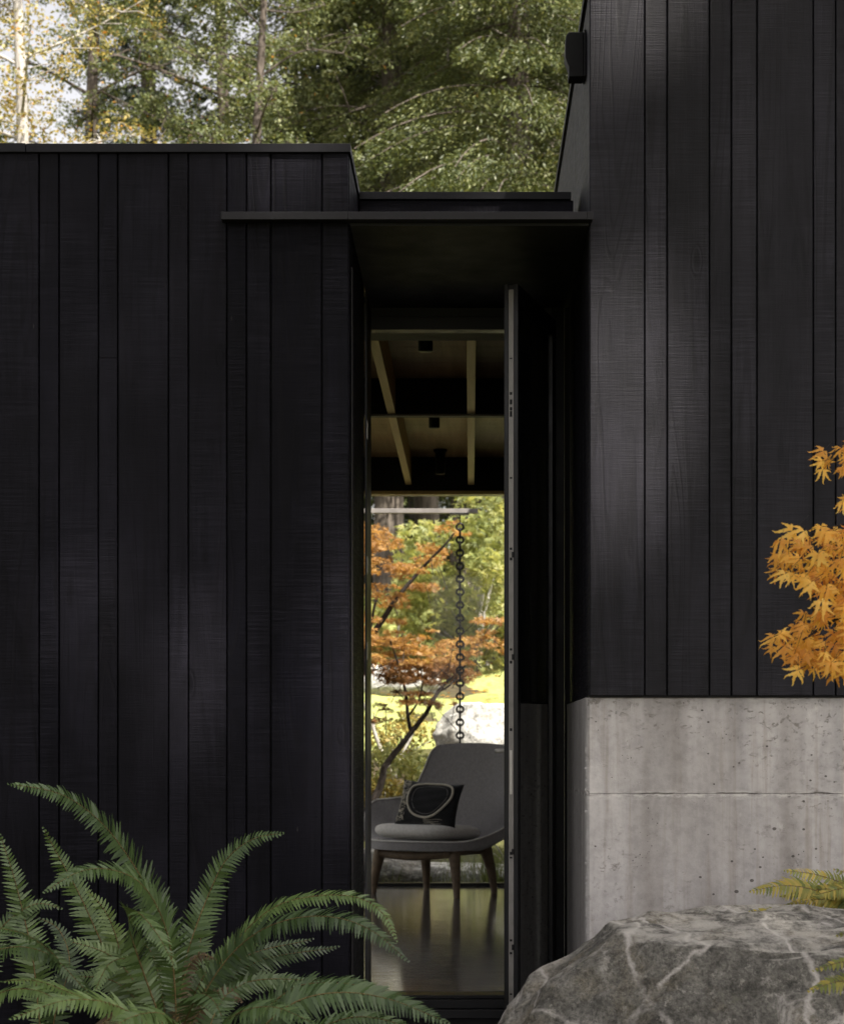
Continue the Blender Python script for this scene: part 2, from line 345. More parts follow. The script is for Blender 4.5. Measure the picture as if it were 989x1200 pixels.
# ------------------------------------------------------------------ foliage helpers
def unit(v): return v/(np.linalg.norm(v,axis=-1,keepdims=True)+1e-9)
def leaf_mesh(name, P, size, up=.4, elong=1.7, dirs=None, sizevar=.45):
    n=len(P); nrm=unit(rng.normal(size=(n,3))+np.array([0,0,up])*2)
    d=rng.normal(size=(n,3)) if dirs is None else dirs+rng.normal(size=(n,3))*.45
    d=unit(d-nrm*np.sum(d*nrm,axis=1,keepdims=True)); s=np.cross(nrm,d)
    L=size*(1+sizevar*rng.uniform(-1,1,size=(n,1))); W=L/elong
    fold=nrm*L*.12
    V=np.stack([P-d*L*.5, P+s*W*.5+fold, P+d*L*.5, P-s*W*.5+fold],axis=1).reshape(-1,3)
    return npmesh(name,V,np.arange(4*n).reshape(n,4))
def star_mesh(name, P, size, up=.6, droop=.3, lobes=5):
    # small palmate leaves: `lobes` narrow rhombi from one base point
    n=len(P); nrm=unit(rng.normal(size=(n,3))*.55+np.array([0,0,up])); d=rng.normal(size=(n,3)); d[:,2]-=droop
    d=unit(d-nrm*np.sum(d*nrm,axis=1,keepdims=True)); s=np.cross(nrm,d); L0=size*(1+.4*rng.uniform(-1,1,size=(n,1)))
    Vs=[]; idx=[]; base=0; V=[P[:,None,:]]
    for k in range(lobes):
        a=(k-(lobes-1)/2)*R(44); L=L0*(1-.12*abs(k-(lobes-1)/2)**1.2)
        dd=d*math.cos(a)+s*math.sin(a); ss=-d*math.sin(a)+s*math.cos(a)
        V.append(np.stack([P+dd*L*.45+ss*L*.13, P+dd*L-nrm*L*.15, P+dd*L*.45-ss*L*.13],axis=1))
    V=np.concatenate(V,axis=1); m=V.shape[1]; b=(np.arange(n)*m)[:,None]
    f=[np.concatenate([b,b+1+3*k,b+2+3*k,b+3+3*k],axis=1) for k in range(lobes)]
    return npmesh(name,V.reshape(-1,3),np.concatenate(f))
def clumps(centers, radii, per, flat=.6):
    out=[]
    for c,r in zip(centers,radii):
        n=max(3,int(per*r*r)); q=rng.normal(size=(n,3)); q=unit(q)*rng.uniform(.25,1,size=(n,1))**.5
        q[:,2]*=flat; out.append(np.array(c)+q*r)
    return np.concatenate(out)

def broadleaf(name, base, H, crown, r0, leafmat, barkmat, label, group=None, nb=26, leaf=.10, per=260, cl=(.30,.68), lean=(0,0),
              extra=None, cat='tree', zlo=.3, density=None, flat=.6, prelude=None, star=False, tri=16):
    """crown=(rx,ry): limbs climb from the trunk and end in leaf clumps"""
    root=empty(name, base); tag(root,label,cat,group)
    tb=MB(); top=np.array([lean[0],lean[1],H])
    tr=[np.array([0,0,-.3])+(top-np.array([0,0,-.3]))*t+np.array([math.sin(t*5+H)*.15*H/10,math.cos(t*4+H)*.12*H/10,0])*t for t in np.linspace(0,1,14)]
    tb.tube(tr,[r0*(1-.85*t)+.01 for t in np.linspace(0,1,14)],10)
    C=[];Rr=[]
    for i in range(nb):
        t=zlo+(1-zlo)*(i+rng.uniform(0,1))/nb; k=min(12,int(t*13)); s=tr[k]+(tr[k+1]-tr[k])*(t*13-k)
        a=i*2.4+rng.uniform(-.5,.5); hfac=math.sin(math.pi*min(1,(t-zlo)/(1-zlo)*.82+.16))**.6
        rr=hfac*rng.uniform(.55,1.0)
        e=s+np.array([math.cos(a)*crown[0]*rr,math.sin(a)*crown[1]*rr,rng.uniform(.15,.45)*crown[0]*rr])
        mid=(s+e)/2+np.array([0,0,.12*crown[0]])*rng.uniform(-.4,1)
        pts=smooth_curve([s,mid,e],8); rb=max(.012,r0*.42*(1-t*.7))
        tb.tube(pts,[rb*.8*(1-.85*q) for q in np.linspace(0,1,8)],6)
        for q in (.45,.65,.82,1.0):
            p=pts[min(7,int(q*7))]
            for j in range(3):
                o=rng.normal(size=3)*crown[0]*.16*np.array([1,1,.55]); e2=p+o
                tb.tube([p,(p+e2)/2+np.array([0,0,.05]),e2],[rb*.3,rb*.2,.004],4,caps=False)
                C.append(e2); Rr.append(rng.uniform(*cl)*crown[0]*.22)
    tb.build('trunk',M[barkmat],root,True)
    P=clumps(C,Rr,per,flat)
    me=star_mesh('crown',P,leaf) if star else leaf_mesh('crown',P,leaf)
    link('crown',me,M[leafmat],root)
    if extra:
        P2=clumps(C,Rr,per*extra[1]*.35,flat); P2=P2[rng.uniform(size=len(P2))<.6]
        link('autumn_foliage',leaf_mesh('autumn_foliage',P2,leaf),M[extra[0]],root)
    return root
def conifer(name, base, H, rbase, r0, leafmat, label, group=None, zlo=.25, nwh=40, dens=1.0, droop=.35, bark='bark', needle=.16):
    root=empty(name,base); tag(root,label,'tree',group)
    tb=MB(); tb.tube([np.array([0,0,-.4]),np.array([.05,0,H*.5]),np.array([0,0,H])],[r0,r0*.6,.02],10)
    P=[];D=[]
    for i in range(nwh):
        t=zlo+(1-zlo)*i/nwh; z=H*t; Lb=rbase*(1-(t-zlo)/(1-zlo))**.75+.25
        for j in range(5):
            a=rng.uniform(0,2*math.pi); L=Lb*rng.uniform(.6,1.1)
            dr=np.array([math.cos(a),math.sin(a),0]); s=np.array([0,0,z+rng.uniform(-.2,.2)])
            q=np.linspace(0,1,9)[:,None]; pts=s+dr*L*q+np.array([0,0,1.])*(.10*L*q-droop*L*q*q)
            tb.tube(pts,[.017*L/3*(1-.8*w[0])+.004 for w in q],4,caps=False)
            n=int(150*dens*L); u=rng.uniform(.12,1,size=n); k=(u*8).astype(int).clip(0,7); fr=(u*8-k)[:,None]
            pp=pts[k]*(1-fr)+pts[k+1]*fr
            side=np.array([-dr[1],dr[0],0])*((rng.uniform(-1,1,size=n)*(.34*L*(1.1-u)+.08))[:,None])
            hang=rng.uniform(-1,0.15,size=n)*(.16*L*.4+.1)
            pp=pp+side; pp[:,2]+=hang-np.abs(side).sum(1)*.25
            P.append(pp); dd=dr+side*1.5; dd=np.broadcast_to(dd,(n,3)).copy(); dd[:,2]-=.45; D.append(dd)
    tb.build('trunk',M[bark],root,True)
    P=np.concatenate(P);D=np.concatenate(D)
    link('crown',leaf_mesh('crown',P,needle,.2,3.2,D),M[leafmat],root)
    return root

# ------------------------------------------------------------------ setting: ground
def gz(y): return -.12+.27*np.clip(y-15.5,0,10.5)+.03*np.clip(y-26,0,60)
def ground():
    nx,ny=110,120
    xs=np.concatenate([np.linspace(-900,-30,10),np.linspace(-28,28,nx-20),np.linspace(30,900,10)])
    ys=np.concatenate([np.linspace(-300,-12,8),np.linspace(-11,60,ny-18),np.linspace(64,1200,10)])
    X,Y=np.meshgrid(xs,ys); Z=np.full_like(X,-.12)
    Z=gz(Y)*np.clip((60-np.abs(X))/30,0,1)-.12*(1-np.clip((60-np.abs(X))/30,0,1))
    Z+=np.where((Y>17)|(Y<5),.04*np.sin(X*1.3+Y)*np.cos(Y*.9-X*.4),0)
    V=np.stack([X,Y,Z],-1).reshape(-1,3); i=np.arange(len(ys)-1)[:,None]*len(xs)+np.arange(len(xs)-1)[None,:]
    i=i.ravel(); Fc=np.stack([i,i+1,i+1+len(xs),i+len(xs)],1)
    tag(link('ground',npmesh('ground',V,Fc),M['ground'],None,True),kind='structure')
ground()

# ------------------------------------------------------------------ house
D0=6.75
XL,XR=-.405,.3976
ZC_L=2.962            # top of left boards
def seams(ps): return [(p-551)*D0/F for p in ps]
def board_mb(xs, z0, z1, y, thick=.022, gap=.0045, joints=()):
    mb=MB(); segs=[]
    for a,b in zip(xs[:-1],xs[1:]):
        js=[zj for xj,zj in joints if a<xj<b]
        if js: segs += [(a,b,z0,js[0]-.0012),(a,b,js[0]+.0012,z1)]
        else: segs.append((a,b,z0,z1))
    for a,b,z0,z1 in segs:
        dy=rng.uniform(-.0025,.0025); y0=y-thick+dy
        g=gap/2; c=.0022
        x0,x1=a+g,b-g
        mb.add([(x0,y,z0),(x0,y0+c,z0),(x0+c,y0,z0),(x1-c,y0,z0),(x1,y0+c,z0),(x1,y,z0),
                (x0,y,z1),(x0,y0+c,z1),(x0+c,y0,z1),(x1-c,y0,z1),(x1,y0+c,z1),(x1,y,z1)],
               [(0,1,7,6),(1,2,8,7),(2,3,9,8),(3,4,10,9),(4,5,11,10),(5,4,3,2,1,0),(6,7,8,9,10,11)])
    return mb
def side_board_mb(ys, z0,z1,x,sgn,thick=.022,gap=.0045):
    mb=MB()
    for a,b in zip(ys[:-1],ys[1:]):
        x1=x+sgn*thick
        mb.box(min(x,x1),max(x,x1),a+gap/2,b-gap/2,z0,z1)
    return mb
left=[0,47.8,71,117,139.5,199,222,267,290,318,378]
ext=[-.2]; 
lx=seams(left)+[XL]
l2=[lx[0]-.0]
w=lx[0]; pre=[]
for k in [.14,.2,.09,.17,.12,.2,.1,.16,.19,.09,.2,.14,.1,.2,.17,.12,.2,.1,.15,.2,.13,.19,.1]:
    w-=k; pre.append(w)
lx=pre[::-1]+lx
wing=empty('house_wing',(-2,6.75,0)); tag(wing,'low house wing clad in near-black vertical boards, left of the entrance door','house wing')
def P_(o,par):      # keep world geometry while parented
    o.parent=par; o.matrix_parent_inverse=par.matrix_basis.inverted() if False else Matrix.Translation(-Vector(par.location)); return o
def jt(px_,py_): q=at(px_,py_,D0); return (q[0],q[2])
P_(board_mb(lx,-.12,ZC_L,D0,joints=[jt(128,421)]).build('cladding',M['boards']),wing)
P_(MB().box(lx[0]+.01,XL-.02,D0+.002,D0+.15,-.12,ZC_L-.004).build('wall',M['black']),wing)
# return wall of the recess, facing the gap
P_(side_board_mb([D0+.003,6.9,7.02,7.2,7.34,7.5,7.66,7.70],-.12,ZC_L-.003,XL-.022,1).build('side_cladding',M['boards']),wing)
P_(MB().box(XL-.14,XL-.0235,D0+.16,8.1,-.12,ZC_L-.004).build('side_wall',M['black']),wing)
cap=MB(); cap.box(lx[0]-.02,(33-551)*D0/F,D0-.036,D0+.16,ZC_L+.001,ZC_L+.031); cap.box((33.6-551)*D0/F,XL+.006,D0-.034,D0+.16,ZC_L+.001,ZC_L+.030)
cap.box(XL-.15,XL+.006,D0+.162,14.1,ZC_L+.001,ZC_L+.030)
P_(cap.build('roof_cap',M['cap'],bevel=.0015),wing)
P_(MB().box(lx[0],XL-.16,D0+.17,8.3,2.956,2.975).build('roof',M['cap']),wing)
rr=MB(); rr.box(-2.75,XL-.16,8.301,11.1,2.956,2.975); rr.box(-2.75,XL-.16,13.45,14.1,2.956,2.975); rr.box(-2.75,-2.3,11.1005,13.4495,2.956,2.975); rr.box(-.86,XL-.16,11.1005,13.4495,2.956,2.975)
P_(rr.build('roof',M['cap']),wing)
P_(MB().box(-2.3,-.86,11.1,13.45,2.977,2.985).build('added_skylight',M['glass']),wing)  # unseen roof light added to brighten the armchair from above left
P_(MB().box(lx[0]+.02,-2.73,8.15,8.3,-.12,2.955).build('rear_wall',M['black']),wing)

tall=empty('house_wing',(2,6.75,0)); tag(tall,'taller house wing on the right, clad in black boards above a bare grey concrete base','house wing')
ZT=3.515; ZB=1.146
rx=seams([690,754.3,780.6,829.8,855.8,885.4,951,977.2]); w=rx[-1]
for k in [.13,.2,.1,.17,.12,.2,.1,.16,.19,.09,.2,.14,.1,.2,.17,.12,.2,.1,.15,.2]: w+=k; rx.append(w)
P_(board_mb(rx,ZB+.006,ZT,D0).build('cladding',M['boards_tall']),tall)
P_(MB().box(XR+.0235,rx[-1],D0+.002,D0+.15,ZB+.03,ZT-.004).build('wall',M['black']),tall)
ys=[D0-.019]; 
while ys[-1]<14.2: ys.append(ys[-1]+random.choice([.06,.09,.14,.11]))
P_(side_board_mb(ys,ZB+.006,ZT-.002,XR+.022,-1).build('side_cladding',M['boards_tall']),tall)
P_(MB().box(XR+.0235,XR+.14,D0+.155,14.2,ZB+.03,ZT-.004).build('side_wall',M['black']),tall)
cap=MB().box(XR-.012,rx[-1],D0-.036,D0+.16,ZT+.001,ZT+.03); cap.box(XR-.012,XR+.16,D0+.162,14.2,ZT+.001,ZT+.03)
P_(cap.build('roof_cap',M['cap'],bevel=.0015),tall)
P_(MB().box(XR+.16,rx[-1],D0+.17,14.2,3.46,3.5).build('roof',M['cap']),tall)
# concrete base in two pours, lower one a touch proud, uneven pour line modelled
def concrete():
    mb=MB(); y=D0-.006; n=260; x0=XR+.001; x1=rx[-1]; zj=.823
    xs=np.linspace(x0,x1,n)
    def prof(x):
        return zj+.0005*math.sin(x*17)+.0014*rng.uniform(-1,1)
    zz=[prof(x) for x in xs]; ed=[.0025*rng.uniform(-1,1) for _ in xs]
    # rows (z, y) bottom -> top
    rows=[]
    for i,x in enumerate(xs):
        g=.0012+.0065*max(0,math.sin(x*23)+.3*math.sin(x*61))*rng.uniform(.3,1)
        rows.append([(x,y,-.3),(x,y,zz[i]-g),(x,y+.009,zz[i]),(x,y+.001,zz[i]+g*.7),(x,y+.001,ZB-.008),(x,y+.004,ZB-.002),(x,y+.03,ZB)])
    vs=[p for r in rows for p in r]; k=len(rows[0]); fs=[]
    for i in range(n-1):
        for j in range(k-1): a=i*k+j; fs.append((a,a+k,a+k+1,a+1))
    mb.add(vs,fs)
    # chamfered, chipped arris and the side return
    zs=np.linspace(-.3,ZB-.004,240); vs=[]
    for z in zs:
        c=.005+.0035*max(0,rng.normal()-.3)*(1 if z<1.05 else .3); dz=.006 if abs(z-zj)<.006 else 0
        vs += [(x0+.0005,y+.0005,z),(x0-c*.5,y+c*.5+dz,z),(x0-c-.004,y+c+.006,z),(x0-.012,y+.04,z),(x0-.012,14.2,z)]
    fs=[]
    for i in range(len(zs)-1):
        for j in range(4): a=i*5+j; fs.append((a+5,a,a+1,a+6)[::-1])
    mb.add(vs,fs)
    mb.box(x0-.0115,x1,y+.035,14.2,ZB-.02,ZB-.001)
    return mb.build('concrete_base',M['concrete'])
P_(concrete(),tall)
P_(MB().box(XR-.006,rx[-1],D0-.014,D0-.002,ZB-.0005,ZB+.0055).build('drip_flashing',M['black']),tall)

# canopy
can=empty('entrance_canopy',(0,6.7,2.7)); tag(can,'thin black steel canopy over the door, running left across the low wing','canopy')
xb0=(259-551)*6.67/F; xb1=(694.5-551)*6.67/F
b=MB(); b.box(xb0,XL+.0,6.672,D0-.0285,2.727,2.753); b.box(XL+.0005,xb1-.02,6.672,D0-.0285,2.727,2.753)
b.box(xb1-.0195,xb1,6.672,D0-.0285,2.727,2.753)
P_(b.build('blade',M['steel'],bevel=.0015),can)
P_(MB().box(XL+.004,XR-.003,D0-.028,8.0,2.719,2.751).build('soffit',M['soffit']),can)
P_(MB().box(XL+.0035,XR-.0245,7.30,7.33,2.7525,2.958).build('fascia',M['boards'],bevel=.001),can)
P_(MB().box(XL+.003,(669-551)*7.29/F,7.285,7.6,2.959,2.986).build('roof_cap',M['cap'],bevel=.0015),can)
P_(MB().box(XL+.003,XR-.0245,7.605,14.0,2.955,2.98).build('roof',M['cap']),can)

# door surround
dfz=2.627
fr=empty('door_frame',(0,8,0)); tag(fr,'black metal door surround at the back of the dark entrance recess','door frame')
P_(MB().box(XL+.002,XL+.010,7.702,8.04,-.06,2.717).build('jamb',M['frame'],bevel=.001),fr)
P_(MB().box(.322,XR-.026,7.985,8.05,-.06,2.717).build('jamb',M['black'],bevel=.001),fr)
P_(MB().box(XL+.012,.321,7.97,8.04,dfz,2.6785).build('head',M['frame'],bevel=.002),fr)
P_(MB().box(XL+.012,.321,7.99,8.045,2.6795,2.717).build('head_panel',M['frame']),fr)
s=MB(); s.box(XL+.012,.321,7.93,8.05,-.016,-.002); s.box(XL+.012,.321,7.90,8.04,-.05,-.0165); s.box(XL+.012,.321,7.86,8.03,-.085,-.0505); s.box(XL+.012,XR-.03,7.6,8.02,-.2,-.0855)
P_(s.build('threshold',M['frame'],bevel=.002),fr)
for zc in (2.1275,):
    pass
for py in (501,661,762):
    z=1+(868-py)*7.66/F
    P_(MB().box(XL+.0102,XL+.0125,7.708,7.728,z-.034,z+.034).build('keeper_plate',M['brushed']),fr)
P_(MB().box(XL+.003,XL+.008,6.80,6.86,-.05,2.6).build('corner_trim',M['steel'],bevel=.001),fr)

# door leaf, hinged at right jamb and opened outwards
hinge=Vector((.312,7.955,0)); free=Vector((.1475,7.31,0)); dv=(free-hinge); Ld=dv.length; ang=math.atan2(dv.y,dv.x)
door=empty('entrance_door',hinge,ang); tag(door,'tall narrow black glazed door swung open, seen almost edge-on','door')
T=.026; z0,z1=-.018,2.658
b=MB(); b.box(Ld-.045,Ld-.012,-T,T,z0,z1); b.box(0,.06,-T,T,z0,z1); b.box(.0605,Ld-.0455,-T,T,z0,z0+.09); b.box(.0605,Ld-.0455,-T,T,z1-.07,z1)
b.build('door_leaf_frame',M['frame'],door,bevel=.002)
MB().box(.0605,Ld-.0455,-.006,.017,z0+.0905,z1-.0705).build('glass_pane',M['doorglass'],door)
# edge: black shoulders and a pale lock profile with its hardware
e=MB(); e.box(Ld-.0118,Ld,-T,-.010,z0,z1); e.box(Ld-.0118,Ld,.010,T,z0,z1); e.build('edge_shoulder',M['frame'],door,bevel=.0015)
MB().box(Ld-.0118,Ld-.001,-.0095,.0095,z0+.002,z1-.02).build('lock_profile',M['alu'],door,bevel=.001)
def zed(py): return 1+(868-py)*7.31/F
for py,h in ((461,.010),(471,.018),(479,.012),(485,.020),(643,.008),(655,.010),(761,.008),(776,.010),(855,.010),(905,.16),(1000,.010),(1005,.006),(1102,.008),(1117,.008),(1165,.006),(420,.005),(560,.006)):
    m=M['brushed'] if h>.1 else M['black']
    MB().box(Ld-.0015,Ld+.0006,-.0042,.0042,zed(py)-h/2,zed(py)+h/2).build('lock_plate' if h>.1 else 'bolt_hole',m,door)
for py in (650,770,998,1110): MB().box(Ld-.002,Ld+.006,.004,.012,zed(py)-.010,zed(py)+.010).build('lock_bolt',M['steel'],door,bevel=.001)
# lever on the inner side (towards -X in the world)
sg = -1 if (Matrix.Rotation(ang,3,'Z')@Vector((0,1,0))).x>0 else 1
zl=zed(880)
hp=[(Ld-.045,sg*.022,zl),(Ld-.045,sg*.058,zl),(Ld-.05,sg*.066,zl),(Ld-.16,sg*.068,zl)]
MB().tube(hp,.0085,10).build('handle',M['brushed'],door,True)
MB().box(Ld-.062,Ld-.028,min(sg*T,sg*(T+.006)),max(sg*T,sg*(T+.006)),zl-.085,zl+.035).build('handle_plate',M['brushed'],door,bevel=.002)

# interior
fl=tag(MB().box(-2.6,2.0,8.052,13.85,-.12,0).build('floor',M['floor']),kind='structure')
ceil=MB()
yy=8.06
while yy<13.8:
    y2=min(yy+.135,13.85)
    if yy>11.1 and y2<13.45: ceil.box(-2.6,-2.3,yy,y2-.004,2.945,2.954); ceil.box(-.86,XR-.03,yy,y2-.004,2.945,2.954)
    else: ceil.box(-2.6,XR-.03,yy,y2-.004,2.945,2.954)
    yy=y2
ceil=tag(ceil.build('ceiling',M['plank']),kind='structure')
for k in range(-5,1):
    X=.005+.4265*k
    j_=MB()
    if -2.3<X<-.87: j_.box(X-.021,X+.021,8.83,11.1,2.754,2.944)
    else: j_.box(X-.021,X+.021,8.83,13.80,2.754,2.944)
    j_.build('joist',M['joist'],ceil,bevel=.002)
MB().box(-2.6,XR-.03,8.052,8.82,2.752,2.775).build('lowered_soffit',M['greywall'],ceil)
for k in range(-6,1):
    xa=max(-2.6,.005+.4265*k+.0215); xb=min(XR-.03,.005+.4265*(k+1)-.0215)
    MB().box(xa,xb,10.80,10.86,2.745,2.9435).build('cross_beam',M['wallin'],ceil)
tr=MB().box(-2.6,XR-.03,10.785,10.80,2.739,2.7505); tr.build('track',M['bar'],ceil)
MB().box(-2.6,XR-.03,10.802,10.86,2.742,2.7445).build('beam_strip',M['greywall'],ceil)
w=MB().box(-2.62,XR-.03,13.81,13.92,2.715,2.944); w=w.build('end_wall',M['wallin']); tag(w,kind='structure')
tag(MB().box(-2.72,-2.61,8.0,8.9,-.12,2.95).build('side_wall',M['wallin']),kind='structure')
gs=empty('added_side_window',(-2.66,11,0)); tag(gs,'glazed side wall added out of view to the left, lighting the living room','window')  # unseen glazing added to bring sky light into the room
f=MB(); f.box(-2.70,-2.62,8.9,13.92,0,.03); f.box(-2.70,-2.62,8.9,13.92,2.70,2.95)
for q in (8.93,11.4,13.8): f.box(-2.695,-2.625,q-.025,q+.025,.031,2.699)
P_(f.build('frame',M['frame']),gs); P_(MB().box(-2.662,-2.658,8.96,13.77,.031,2.699).build('pane',M['glass']),gs)
tag(MB().box(1.9,2.02,8.0,13.92,-.12,2.95).build('side_wall',M['wallin']),kind='structure')
tag(MB().box(XR+.15,1.89,8.06,13.8,2.6,2.7).build('ceiling',M['wallin']),kind='structure')
fw=MB().box(-2.6,XL-.145,8.0,8.05,-.12,2.95); fw.box(XR-.02,1.89,8.055,8.1,-.12,2.9)
tag(fw.build('front_wall',M['wallin']),kind='structure')
# garden window
gw=empty('garden_window',(-.3,13.88,0)); tag(gw,'wide floor-to-ceiling window behind the armchair, looking onto the garden','window')
f=MB(); f.box(-2.6,1.89,13.83,13.93,.0,.022); f.box(-2.6,1.89,13.83,13.93,2.69,2.7145); 
for X in (-2.58,-1.35,.62,1.87): f.box(X-.02,X+.02,13.835,13.925,.0225,2.6895)
P_(f.build('frame',M['frame'],bevel=.001),gw)
P_(MB().box(-2.6,1.89,13.80,13.829,2.69,2.712).build('head_trim',M['joist']),gw)
for xa,xb in ((-2.56,-1.37),(-1.33,.60),(.64,1.85)): P_(MB().box(xa,xb,13.878,13.882,.0225,2.6895).build('pane',M['glass']),gw)
# ceiling lamps (unlit)
def can_lamp(Y,zb,zt,r,label,stem=False):
    o=empty('ceiling_spotlight',(-.2,Y,zb)); tag(o,label,'ceiling spotlight','black ceiling spotlights between the joists')
    MB().lathe([(r*.9,0),(r,.006),(r,zt-zb-.004 if not stem else .14),(r*.85,(zt-zb) if not stem else .146)]).build('lamp_body',M['black'],o,True)
    if stem:
        MB().lathe([(.008,.146),(.008,zt-zb-.05)],n=10).build('stem',M['black'],o,True)
        MB().lathe([(.010,zt-zb-.05),(.045,zt-zb-.012),(.048,zt-zb)],n=20).build('ceiling_rose',M['black'],o,True)
can_lamp(9.0,2.739,2.944,.033,'nearest black can spotlight, just below the top edge of the doorway')
can_lamp(11.2,2.739,2.944,.031,'black can spotlight just beyond the cross track, mostly hidden by it')
can_lamp(13.45,2.78,2.944,.033,'farthest black spotlight, hanging on a short stem in front of the dark header',True)

# wall lamp on the taller wing
yl=6.95
wl=empty('wall_lamp',(XR,yl,1+(868-67)*yl/F)); tag(wl,'black downlight box on the side of the taller wing, near its roof edge','wall lamp')
h=.080; d=.072
MB().box(-.008,-.001,-.045,.045,-h,h).build('back_plate',M['black'],wl,bevel=.002)
b=MB(); n=10; prof=[(-.0085,h-.006),(-d+.012,h-.006),(-d+.002,h-.02),(-d,h*.3),(-d,-h*.15),(-d+.012,-h*.55),(-d+.012,-h),(-.0085,-h)]
vs=[(x,-.038,z) for x,z in prof]+[(x,.038,z) for x,z in prof]; m=len(prof)
b.add(vs,[tuple(range(m))[::-1],tuple(range(m,2*m))]+[(i,(i+1)%m,m+(i+1)%m,m+i) for i in range(m)])
b.build('lamp_housing',M['black'],wl,bevel=.003)

# outside steel bar and rain chain
ba=empty('steel_bar',(-.8,14.6,2.66)); tag(ba,'thin grey steel bar above the garden, carrying the rain chain','steel bar')
P_(MB().box(-2.9,(560-551)*14.6/F,14.57,14.63,2.648,2.680).build('bar',M['bar'],bevel=.002),ba)
P_(MB().box((527-551)*14.6/F,(549-551)*14.6/F,14.56,14.64,2.636,2.6475).build('hanger_plate',M['chain']),ba)
P_(MB().box(-2.9,-2.84,13.93,14.565,2.648,2.68).build('bracket',M['bar']),ba)
cx=(539-551)*14.6/F
ch=empty('rain_chain',(cx,14.6,2.636)); tag(ch,'dark iron rain chain of looped links hanging straight down outside the window','rain chain')
MB().tube([(0,0,0),(0,0,-.06)],.005,6).build('hook',M['chain'],ch,True)
pitch=.0945
ringd=bpy.data.meshes.new('x')
for i in range(24):
    zc=-.085-i*pitch
    pts=[(.026*math.cos(a)*(1 if math.sin(a)<.2 else .92),0,.024*math.sin(a)) for a in np.linspace(0,2*math.pi,14,endpoint=False)]
    r_=MB().tube(pts,.009,6,closed=True).build('ring',M['chain'],ch,True); r_.location=(0,0,zc)
    pts=[(0,.010*math.cos(a),.034*math.sin(a)) for a in np.linspace(0,2*math.pi,12,endpoint=False)]
    r_=MB().tube(pts,.009,6,closed=True).build('connector',M['chain'],ch,True); r_.location=(0,0,zc-pitch/2)

# ------------------------------------------------------------------ armchair
arm=empty('armchair',(-.215,13.16,0),R(-31)); tag(arm,'charcoal upholstered armchair with high back and splayed wooden legs, behind the open door','armchair')
def shell(th=0.0):
    nu,nv=25,41; prof=[(-.395,.355),(-.31,.345),(-.12,.325),(.06,.305),(.20,.33),(.285,.43),(.345,.58),(.40,.76),(.445,.92),(.465,.985)]
    pr=smooth_curve([(a,b,0) for a,b in prof],nv)
    wid=smooth_curve([(0,.19,0),(0,.385,0),(0,.51,0),(0,.59,0),(0,.58,0),(0,.47,0),(0,.37,0),(0,.33,0),(0,.295,0),(0,.25,0)],nv)[:,1]
    lift=smooth_curve([(0,.0,0),(0,.015,0),(0,.10,0),(0,.22,0),(0,.265,0),(0,.18,0),(0,.06,0),(0,.01,0),(0,0,0),(0,-.012,0)],nv)[:,1]
    fwd=smooth_curve([(0,.03,0),(0,.06,0),(0,.05,0),(0,-.02,0),(0,-.06,0),(0,-.11,0),(0,-.10,0),(0,-.07,0),(0,-.05,0),(0,-.03,0)],nv)[:,1]
    vs=[]
    for j in range(nv):
        for i in range(nu):
            u=-1+2*i/(nu-1); k=abs(u)**2.4
            vs.append((u*wid[j], pr[j][0]+fwd[j]*k, pr[j][1]+lift[j]*k))
    fs=[(j*nu+i,j*nu+i+1,(j+1)*nu+i+1,(j+1)*nu+i) for j in range(nv-1) for i in range(nu-1)]
    return vs,fs
vs,fs=shell(); vs0=vs; b=MB().add(vs,fs); o=b.build('shell',M['fabric'],arm,True)
so=o.modifiers.new('s','SOLIDIFY'); so.thickness=.055; so.offset=-1; so.use_rim=True
bv=o.modifiers.new('b','BEVEL'); bv.width=.016; bv.segments=4; bv.limit_method='ANGLE'
# seat cushion
nu,nv=28,20; vs=[];fs=[]
for j in range(nv+1):
    phi=-math.pi/2+math.pi*j/nv
    for i in range(nu):
        a=2*math.pi*i/nu; ca,sa=math.cos(a),math.sin(a); e=.62
        r=abs(math.cos(phi))**.42
        x=-.02+.315*math.copysign(abs(ca)**e,ca)*r; y=.285*math.copysign(abs(sa)**e,sa)*r-.085
        z=.415+.052*math.copysign(abs(math.sin(phi))**.8,math.sin(phi))+.012*(y<-.2)*0 + .03*(x/.325)**2*.4
        vs.append((x,y,z-.05*(y+.3)))
for j in range(nv):
    for i in range(nu): fs.append((j*nu+i,j*nu+(i+1)%nu,(j+1)*nu+(i+1)%nu,(j+1)*nu+i))
MB().add(vs,fs).build('seat_cushion',M['seat'],arm,True)
# base rails
rl=MB()
q=smooth_curve([(-.27,-.26,.272),(0,-.285,.262),(.27,-.26,.285)],9); rl.tube(q,.031,8)
q=smooth_curve([(-.25,.20,.285),(0,.20,.275),(.25,.20,.285)],9); rl.tube(q,.028,8)
rl.tube([(-.27,-.26,.285),(-.25,.20,.285)],.022,8); rl.tube([(.27,-.26,.285),(.25,.20,.285)],.022,8)
rl.tube([(-.1,-.2,.30),(.1,-.2,.30)],.03,6); rl.box(-.2,.2,-.22,.16,.285,.335)
rl.build('base_frame',M['leg'],arm,True)
for (x,y,fx,fy) in ((-.285,-.24,-.335,-.255),(.275,-.24,.305,-.255),(-.22,.2,-.24,.25),(.25,.2,.285,.25)):
    p=smooth_curve([(x*.93,y*.93,.34),(x,y,.285),((x*.35+fx*.65),(y*.35+fy*.65),.14),(fx,fy,0)],9)
    MB().tube(p,[.052,.050,.046,.041,.036,.031,.027,.024,.021],10).build('leg',M['leg'],arm,True)
